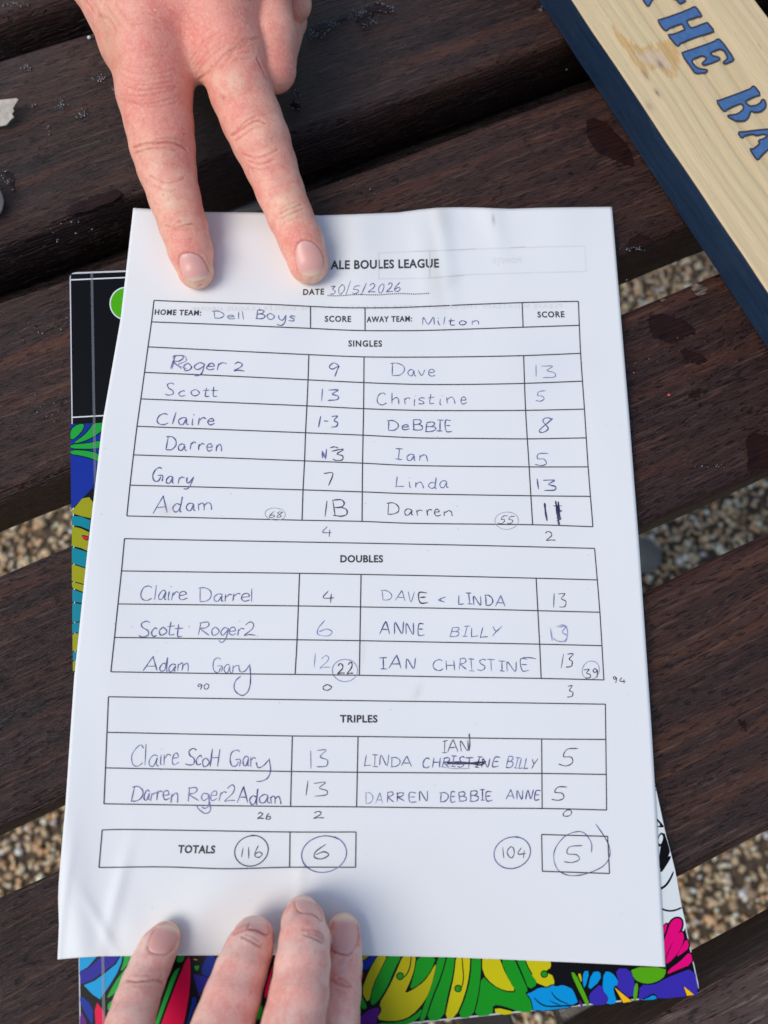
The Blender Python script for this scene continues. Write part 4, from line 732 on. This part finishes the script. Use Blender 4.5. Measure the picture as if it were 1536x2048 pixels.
        for _ in range(2): V = V-s.grad(V)*np.clip(s.eval(V),-.8,.8)[:,None]
        return V, Fc
def depth(z, p): d = rays([p])[0]; return (CAM_H-z)/(-d[2])
def ch(*pts):
    """(px, py, width px, z mm) -> (x,y,z,r mm) at its real place"""
    out = []
    for x,y,w,z in pts:
        q = at([(x,y)], z)[0]; out.append((*q, w/2*depth(z,(x,y))/F_PX))
    return out
def polydist(V, L):
    Dfull = np.full(len(V), 99.); m = np.nonzero(((V > L.min(0)-4)&(V < L.max(0)+4)).all(1))[0]; V = V[m]; D = np.full(len(V), 99.)
    for a, b in zip(L[:-1], L[1:]):
        ab = b-a; h = np.clip(((V-a)@ab)/((ab@ab)+1e-9), 0, 1); D = np.minimum(D, np.linalg.norm(V-a-h[:,None]*ab, axis=1))
    Dfull[m] = D; return Dfull
def mat_skin(name, sss=.12, red=(.80,.17,.13)):
    n = N(name); v = n.coord(); c = n.attr()
    big = n.noise(v, 75, 3, .55); mo = n.noise(v, 210, 4, .65); mo2 = n.noise(v, 900, 3, .6)
    col = n.mix(n.math('MULTIPLY', n.ramp(big,[(.42,0.),(.62,1.)]), .34), c, red); col = n.mix(n.math('MULTIPLY', n.ramp(mo,[(.44,0.),(.66,1.)]), .42), col, red)
    col = n.mix(n.math('MULTIPLY', n.ramp(mo2,[(.48,0.),(.66,1.)]), .28), col, (.95,.66,.48)); 
    frk = n.noise(v, 520, 1, .4); col = n.mix(n.math('MULTIPLY', n.ramp(frk,[(.72,0.),(.76,1.)]), .35), col, (.40,.16,.10))
    w = n.noise(v, 260, 2, .5, out='Color'); wv = n.new('ShaderNodeVectorMath', operation='MULTIPLY_ADD'); n.l(w, wv.inputs[0]); wv.inputs[1].default_value = (.003,.003,.003); n.l(v, wv.inputs[2])
    def cells(sc_, rz, S):
        m = n.new('ShaderNodeMapping'); m.inputs['Rotation'].default_value = (0,0,rz); m.inputs['Scale'].default_value = S; n.l(wv.outputs[0], m.inputs[0])
        vo = n.new('ShaderNodeTexVoronoi', feature='DISTANCE_TO_EDGE'); vo.inputs['Scale'].default_value = sc_; n.l(m.outputs[0], vo.inputs['Vector']); return n.ramp(vo.outputs['Distance'],[(0,0.),(.16,1.)])
    c1 = cells(760, .45, (.5,1.5,1)); c2 = cells(1500, -.5, (1,1,1))
    col = n.mix(n.math('MULTIPLY', n.math('SUBTRACT', 1, c1), .07), col, (.50,.17,.12))
    nb = n.bump(c2, .0002, .25); nb = n.bump(c1, .00025, .22, nb); nb = n.bump(n.noise(v, 380, 4, .6), .0007, .3, nb)
    n.set(Base_Color=col, Roughness=.46, Normal=nb, Subsurface_Weight=sss, Subsurface_Radius=(1.,.35,.18), Subsurface_Scale=.0018); n.b.inputs['Specular IOR Level'].default_value = .42
    return n.m
def nail_mesh(name, body, poly, parent, tip_dir, mat, lift=.26):
    C = smooth_closed(poly, 2); c = C.mean(0); m = len(C); R = [.15,.35,.55,.75,.88,.96,1.0]
    rings = [body.march(c+(C-c)*max(r,.02)) for r in R]; V = []; 
    for r, Q in zip(R, rings):
        nrm = body.grad(Q); V.append(Q+nrm*(.05+lift*(1-r**8)))
    low = rings[-1]-body.grad(rings[-1])*.5; V.append(low); V = np.concatenate(V); k = len(R)+1
    F = [(j*m+i,j*m+(i+1)%m,(j+1)*m+(i+1)%m,(j+1)*m+i) for j in range(k-1) for i in range(m)]+[tuple(range(m))[::-1]]
    # pigment: pink bed, pale free edge towards the tip, pale half-moon at the root
    t = ((np.concatenate([c+(C-c)*max(r,.02) for r in R+[1.0]])-c)@np.array(tip_dir))/max(1,np.abs((C-c)@np.array(tip_dir)).max())
    bed = np.array([.80,.40,.33]); free = np.array([.90,.64,.44]); root = np.array([.80,.49,.43])
    cols = bed+(free-bed)*np.clip((t-.55)/.25,0,1)[:,None]; cols = cols+(root-cols)*np.clip((-t-.6)/.3,0,1)[:,None]*.7
    o = mesh(name, V, F, mat, parent, smooth=True, cols=cols)
    me = o.data
    if sum(p.normal.z for p in me.polygons[:m*3]) < 0: me.flip_normals()
    return C
n = N('fingernail'); n.set(Base_Color=n.attr(), Coat_Weight=.12, Coat_Roughness=.2, Roughness=.38, Subsurface_Weight=.1, Subsurface_Radius=(1.,.4,.25), Subsurface_Scale=.0015, Normal=n.bump(n.noise(n.coord(), 700, 2),.00012,.3)); n.b.inputs['Specular IOR Level'].default_value = .5; MNAIL = n.m
def build_hand(root, body, res, base, skin, creases, reds, nails, bumps=(), seen=None):
    V, F = body.surface(res, seen); nrm = body.grad(V); disp = np.zeros(len(V)); lo_ = V[:,2] < -5
    cols = np.ones((len(V),3))*np.array(base)
    for L, dp, wd in creases:
        L = np.asarray(L,float); Q = body.march(catmull(L,4) if len(L)>2 else L); D = polydist(V, Q); wd = wd*.78; g = np.exp(-(D/wd)**2)
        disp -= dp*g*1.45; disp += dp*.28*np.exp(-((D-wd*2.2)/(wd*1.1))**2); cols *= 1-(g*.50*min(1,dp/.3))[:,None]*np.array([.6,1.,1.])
    for (x,y,rp,c,k) in reds:
        q = body.march([(x,y)])[0]; r = rp*depth(q[2],(x,y))/F_PX; w = (k*np.exp(-(((V-q)**2).sum(1))/r**2))[:,None]; cols = cols*(1-w)+np.array(c)*w
    for (x,y,rp,h) in bumps:
        q = body.march([(x,y)])[0]; r = rp*depth(q[2],(x,y))/F_PX; disp += h*np.exp(-(((V-q)**2).sum(1))/r**2)
    for C, tip in [(smooth_closed(p,2),t) for p,t in nails]:
        c = C.mean(0); s_ = ((C-c)@np.array(tip)); keep = s_ < .55*s_.max(); Q = body.march(c+(C-c)*1.05); q0 = body.march(np.array([c]))[0]; R0 = np.linalg.norm(Q-q0,axis=1).mean(); disp -= .25*np.clip((R0*.92-np.linalg.norm(V-q0,axis=1))/(R0*.25),0,1)*(V[:,2]>q0[2]-4)
        st = int(np.argmin(keep)) if not keep.all() else 0; order = [(st+i)%len(C) for i in range(len(C))]; run = [i for i in order if keep[i]]
        D = polydist(V, Q[run]); g = np.exp(-(D/.30)**2); disp -= .38*g; disp += .16*np.exp(-((D-1.15)/.7)**2); cols *= 1-(g*.42)[:,None]*np.array([.6,1,1.])
    V = V+nrm*disp[:,None]
    hand = mesh('hand', V, F, skin, root, smooth=True, cols=np.clip(cols,0,1))
    for p, t in nails: nail_mesh('fingernail', body, p, hand, t, MNAIL)
    return hand
def fam(L, n_, dx, dy, dp, wd, j=2.5):
    L = np.asarray(L,float); out = []
    for i in range(n_):
        P = L+np.array([dx,dy])*i+RNG.normal(0,j,L.shape); t0 = RNG.uniform(0,.3); P = P[0]+(P-P[0]); k0 = 0
        out.append((P, dp*RNG.uniform(.5,1.1), wd))
    return out
# upper hand: index and middle finger spread, ring and little finger curled under
b1 = Body()
wr = (250,-720,210,34)
b1.add(ch((215,-560,170,40),(262,-230,170,47),(296,20,150,47)), 1)
b1.add(ch((300,-600,200,42),(360,-250,170,52),(440,0,142,50)), 12, 4)
b1.add(ch((360,-600,180,38),(450,-280,150,46),(520,-40,118,48)), 12, 4)
b1.add(ch((400,-580,140,34),(520,-300,120,38),(580,-110,90,40)), 12, 4)
b1.add(ch((296,20,150,47),(440,0,140,50),(520,-40,116,48),(578,-110,88,40)), 8, 5)
b1.add(ch((212,-300,170,36),(206,-60,150,40),(262,90,112,38),(302,170,112,36)), 10, 5)      # thumb web
b1.add(ch((200,-300,150,30),(185,-120,110,22),(250,40,84,16),(310,130,80,14)), 5, 4)            # thumb folded under
b1.add(ch((390,40,120,44),(402,96,118,40)), 14, 4)                                              # web between the two fingers
b1.add(ch((296,20,140,47),(303,120,146,42),(309,190,146,37),(318,245,134,32),(325,292,127,28.5),(333,335,115,25),(349,395,101,20.5),(366,450,94,17.5),(381,502,87,14.6),(391,541,72,12.0)), 6, 1.5)
b1.add(ch((440,0,136,50),(462,110,140,43),(482,185,124,38),(503,238,121,33.5),(522,282,116,30),(541,330,104,26),(560,382,95,21.5),(580,432,90,18),(603,484,87,15),(617,527,80,12.4)), 6, 1.5)
b1.add(ch((520,-40,112,48),(545,70,94,42),(547,138,86,36),(552,120,78,26),(575,40,74,18),(560,-40,70,16)), 1.5, 2)
b1.add(ch((578,-110,84,40),(588,-30,66,34),(590,8,62,30),(586,-20,58,22),(560,-90,56,18)), 1.5, 2)
# wrist and forearm run on beyond the picture
b1.add([(*at([(300,-560)],40)[0],30),(*(at([(300,-560)],40)[0]+np.array([-20,60,6])),25),(*(at([(300,-560)],40)[0]+np.array([-75,210,30])),33)], 16, 14)
I1 = np.array([(268,292),(290,287),(320,284),(350,284),(370,291)],float)
cr1 = [([(266,297),(285,290),(315,287),(342,286),(362,292),(374,300)],.55,.55),([(272,306),(300,299),(330,297),(352,301)],.28,.45),([(312,280),(340,276),(366,282)],.22,.4),([(300,352),(325,364),(350,364),(368,356)],.22,.5),([(308,372),(330,381),(352,380)],.22,.5),([(300,320),(330,330),(350,328)],.12,.6),
 ([(330,452),(352,457),(372,450),(385,448)],.42,.42),([(338,463),(358,459),(378,458)],.22,.4),([(334,442),(355,444),(374,441)],.18,.4),
 ([(463,272),(478,262),(500,248),(516,241),(532,247)],.5,.5),([(470,282),(492,268),(510,256),(524,252)],.3,.45),([(476,258),(494,243),(512,234)],.25,.45),([(486,308),(508,317),(534,311),(556,299)],.25,.5),([(498,323),(522,329),(548,320)],.25,.5),([(498,335),(520,340),(540,336)],.15,.5),
 ([(560,428),(580,418),(603,409)],.4,.42),([(563,437),(585,427),(606,418)],.3,.42),([(568,446),(590,437),(606,430)],.18,.4),([(556,420),(575,411),(594,404)],.18,.4),([(596,55),(597,47)],.1,.4),
 ([(515,118),(523,135),(534,158)],.35,.7)]
cr1 += fam([(240,140),(275,148),(310,146),(345,140)],7,1,11,.16,.45,3.)+fam([(255,130),(290,132),(325,134)],3,2,-14,.14,.5,3.)
cr1 += fam([(385,168),(410,150),(440,118),(478,100)],7,7,-5,.13,.5,4.5)+fam([(392,150),(415,122),(450,95)],4,-3,-10,.16,.5,3.)+fam([(440,112),(470,98),(500,92)],3,2,12,.16,.5,2.)
cr1 += fam([(200,30),(215,45),(228,66)],3,14,-12,.2,.8,3.)+fam([(250,30),(280,26),(310,34)],3,5,13,.15,.6,3.)+fam([(470,200),(500,205),(530,215)],4,8,9,.1,.4,3.)+fam([(560,140),(578,141),(590,138)],2,-4,-18,.12,.4,2.)
cr1 += fam([(262,245),(300,250),(345,246)],4,3,10,.07,.4,3.)+fam([(300,395),(335,402),(370,398)],3,6,12,.06,.4,2.)+fam([(470,225),(505,215),(535,205)],3,6,9,.08,.4,3.)+fam([(520,345),(548,340),(575,330)],3,10,16,.06,.4,2.)+fam([(330,20),(360,40),(385,80)],3,22,-6,.12,.5,4.)+fam([(150,0),(170,30),(185,60)],3,12,-4,.2,.6,3.)
PKc=(.80,.22,.17); YL=(.84,.60,.40)
red1 = [(300,60,90,PKc,.45),(420,60,110,PKc,.35),(470,-60,140,PKc,.4),(315,230,60,PKc,.38),(365,270,22,PKc,.4),(370,320,18,PKc,.35),(310,170,50,PKc,.2),(365,495,30,(.80,.23,.18),.65),(385,495,26,(.80,.23,.18),.4),(600,478,30,(.80,.23,.18),.62),(622,470,22,(.80,.23,.18),.45),(485,205,40,PKc,.35),(500,302,30,PKc,.45),(560,120,40,PKc,.45),(590,20,40,PKc,.5),
 (300,300,26,YL,.5),(330,302,24,(.72,.47,.32),.45),(350,425,34,YL,.55),(340,390,26,YL,.35),(455,150,40,YL,.55),(405,160,26,YL,.5),(520,258,26,YL,.3),(545,290,24,YL,.3),(575,400,30,YL,.55),(590,440,28,YL,.5),(392,575,26,(.88,.68,.42),.6),(355,555,16,(.88,.68,.42),.5),(618,566,26,(.88,.68,.42),.65),(655,540,16,(.88,.68,.42),.5),(425,545,14,(.88,.68,.42),.5),
 (447,195,5,(.42,.14,.10),.6),(505,340,4,(.40,.16,.12),.5),(555,358,12,(.5,.24,.22),.35),(268,267,4,(.35,.15,.1),.5),(216,60,40,(.62,.33,.18),.5),(232,130,30,(.62,.34,.19),.45)]
nails1 = [([(362,510),(376,506),(392,508),(404,516),(413,532),(419,550),(412,556),(400,561),(385,563),(370,558),(361,545),(358,524)],(.12,.99)),
          ([(598,484),(614,481),(630,488),(642,502),(648,524),(644,540),(634,550),(616,553),(602,548),(593,532),(590,505)],(.15,.99))]
p1 = thing('person', (*b1.groups[-1][0][-1][:2],0), 'ruddy left hand pressing two spread fingers on the top edge of the score sheet', 'person')
build_hand(p1, b1, .58, (.95,.49,.35), mat_skin('ruddy_skin'), cr1, red1, nails1, [(300,40,60,2.0),(440,10,60,2.2),(205,20,14,1.2),(330,310,26,.6),(530,275,24,.7),(370,50,30,-1.0)], (110,-40,690,600))
# lower hand: four fingers resting on the bottom edge
b2 = Body()
b2.add(ch((235,2330,110,44),(300,2560,150,44),(420,2800,190,40)), 1, 4)
b2.add(ch((350,2360,128,50),(400,2580,150,48),(480,2800,190,42)), 12, 4)
b2.add(ch((520,2350,136,52),(540,2580,150,48),(540,2800,190,42)), 12, 4)
b2.add(ch((670,2330,124,46),(660,2560,140,44),(600,2800,180,40)), 12, 4)
b2.add(ch((235,2330,104,44),(350,2360,124,50),(520,2350,130,52),(670,2330,118,46)), 8, 5)
b2.add(ch((560,2780,150,34),(720,2620,120,26),(800,2470,100,18),(850,2330,90,11)), 8, 4)
b2.add(ch((235,2330,96,44),(238,2200,98,38),(249,2100,96,31),(260,2048,93,26.5),(272,2006,87,22.5),(286,1966,83,18.4),(302,1928,79,15),(317,1896,74,12.7),(329,1876,61,11.2)), 4, 1.5)
b2.add(ch((350,2360,120,50),(395,2200,128,44),(428,2100,126,38),(447,2048,120,34),(464,1996,112,31),(481,1944,103,27.5),(497,1902,94,23.5),(506,1878,80,17),(509,1874,70,12.2)), 4, 1.5)
b2.add(ch((520,2350,128,52),(560,2180,132,46),(578,2090,128,41),(587,2046,122,38),(598,1990,116,35.5),(605,1930,108,31.5),(609,1880,98,26.5),(606,1846,84,18.5),(604,1828,68,12.2)), 4, 1.5)
b2.add(ch((670,2330,114,46),(672,2180,106,34),(672,2090,96,26),(673,2040,90,22),(678,1985,86,18),(682,1930,82,14.8),(684,1892,76,12.6),(687,1862,66,11.4)), 1.5, 1.5)
w0 = at([(530,2800)],40)[0]; b2.add([(*w0,32),(*(w0+np.array([10,-50,4])),26),(*(w0+np.array([-20,-190,40])),34)], 16, 14)
cr2 = [([(256,1961),(275,1964),(296,1962),(312,1961),(326,1967)],.36,.38),([(270,1950),(290,1951),(310,1953)],.15,.38),([(268,1972),(290,1974),(315,1972)],.12,.4),([(484,1874),(500,1882),(514,1891),(522,1893)],.3,.4),([(492,1870),(505,1876),(518,1884)],.16,.4),([(470,1866),(490,1860),(512,1862),(532,1872)],.25,.7),
 ([(606,1860),(622,1861),(638,1866),(648,1876)],.22,.4),([(609,1871),(626,1878),(644,1887)],.32,.4),([(618,1868),(634,1873),(646,1880)],.2,.38),([(600,1822),(618,1823),(634,1829),(644,1838)],.22,.5),
 ([(660,1958),(676,1968),(692,1973),(702,1974)],.34,.4),([(676,1957),(690,1962),(702,1971)],.22,.38),([(670,1980),(690,1988)],.15,.4),([(545,1905),(547,1895),(549,1888)],.2,.5)]
PK2=(.84,.30,.25)
red2 = [(300,1965,45,PK2,.28),(330,1915,30,PK2,.15),(490,1950,60,PK2,.22),(470,2040,70,PK2,.3),(470,1860,24,PK2,.5),(485,1852,14,(.80,.23,.18),.5),(600,1960,80,PK2,.18),(575,1815,16,(.80,.23,.18),.6),(590,1800,12,(.80,.23,.18),.3),(640,1990,40,PK2,.15),(700,1945,50,PK2,.35),(715,1870,20,(.80,.23,.18),.5),(655,1835,12,(.80,.23,.18),.5),(300,1860,16,(.80,.23,.18),.55),(357,1900,14,PK2,.4),(440,2048,50,(.80,.23,.18),.25),
 (350,1850,20,(.88,.68,.42),.6),(362,1875,12,(.88,.68,.42),.5),(700,1832,20,(.88,.68,.42),.5),(560,1990,30,(.72,.46,.36),.5),(300,1990,30,(.70,.44,.34),.3)]
nails2 = [([(313,1858),(326,1850),(338,1849),(350,1855),(356,1866),(352,1886),(342,1902),(332,1908),(314,1907),(300,1902),(297,1892),(303,1872)],(.3,-.95)),
 ([(497,1852),(503,1846),(514,1843),(526,1845),(535,1853),(539,1866),(532,1870),(518,1860),(506,1857),(499,1858)],(.1,-.99)),
 ([(590,1806),(593,1797),(602,1794),(614,1797),(628,1806),(639,1820),(645,1838),(640,1842),(632,1832),(618,1825),(602,1824),(594,1818)],(.1,-.99)),
 ([(666,1850),(674,1834),(688,1827),(703,1831),(713,1848),(716,1872),(712,1890),(704,1904),(694,1909),(672,1904),(663,1896),(660,1872)],(.0,-1.))]
p2 = thing('person', (*b2.groups[-1][0][-1][:2],0), 'fair hand with four fingertips resting on the bottom edge of the sheet', 'person')
build_hand(p2, b2, .58, (.98,.63,.51), mat_skin('fair_skin', .14), cr2, red2, nails2, [(500,1890,30,.5),(622,1875,26,.5),(285,1962,26,.4)], (190,1780,740,2080))
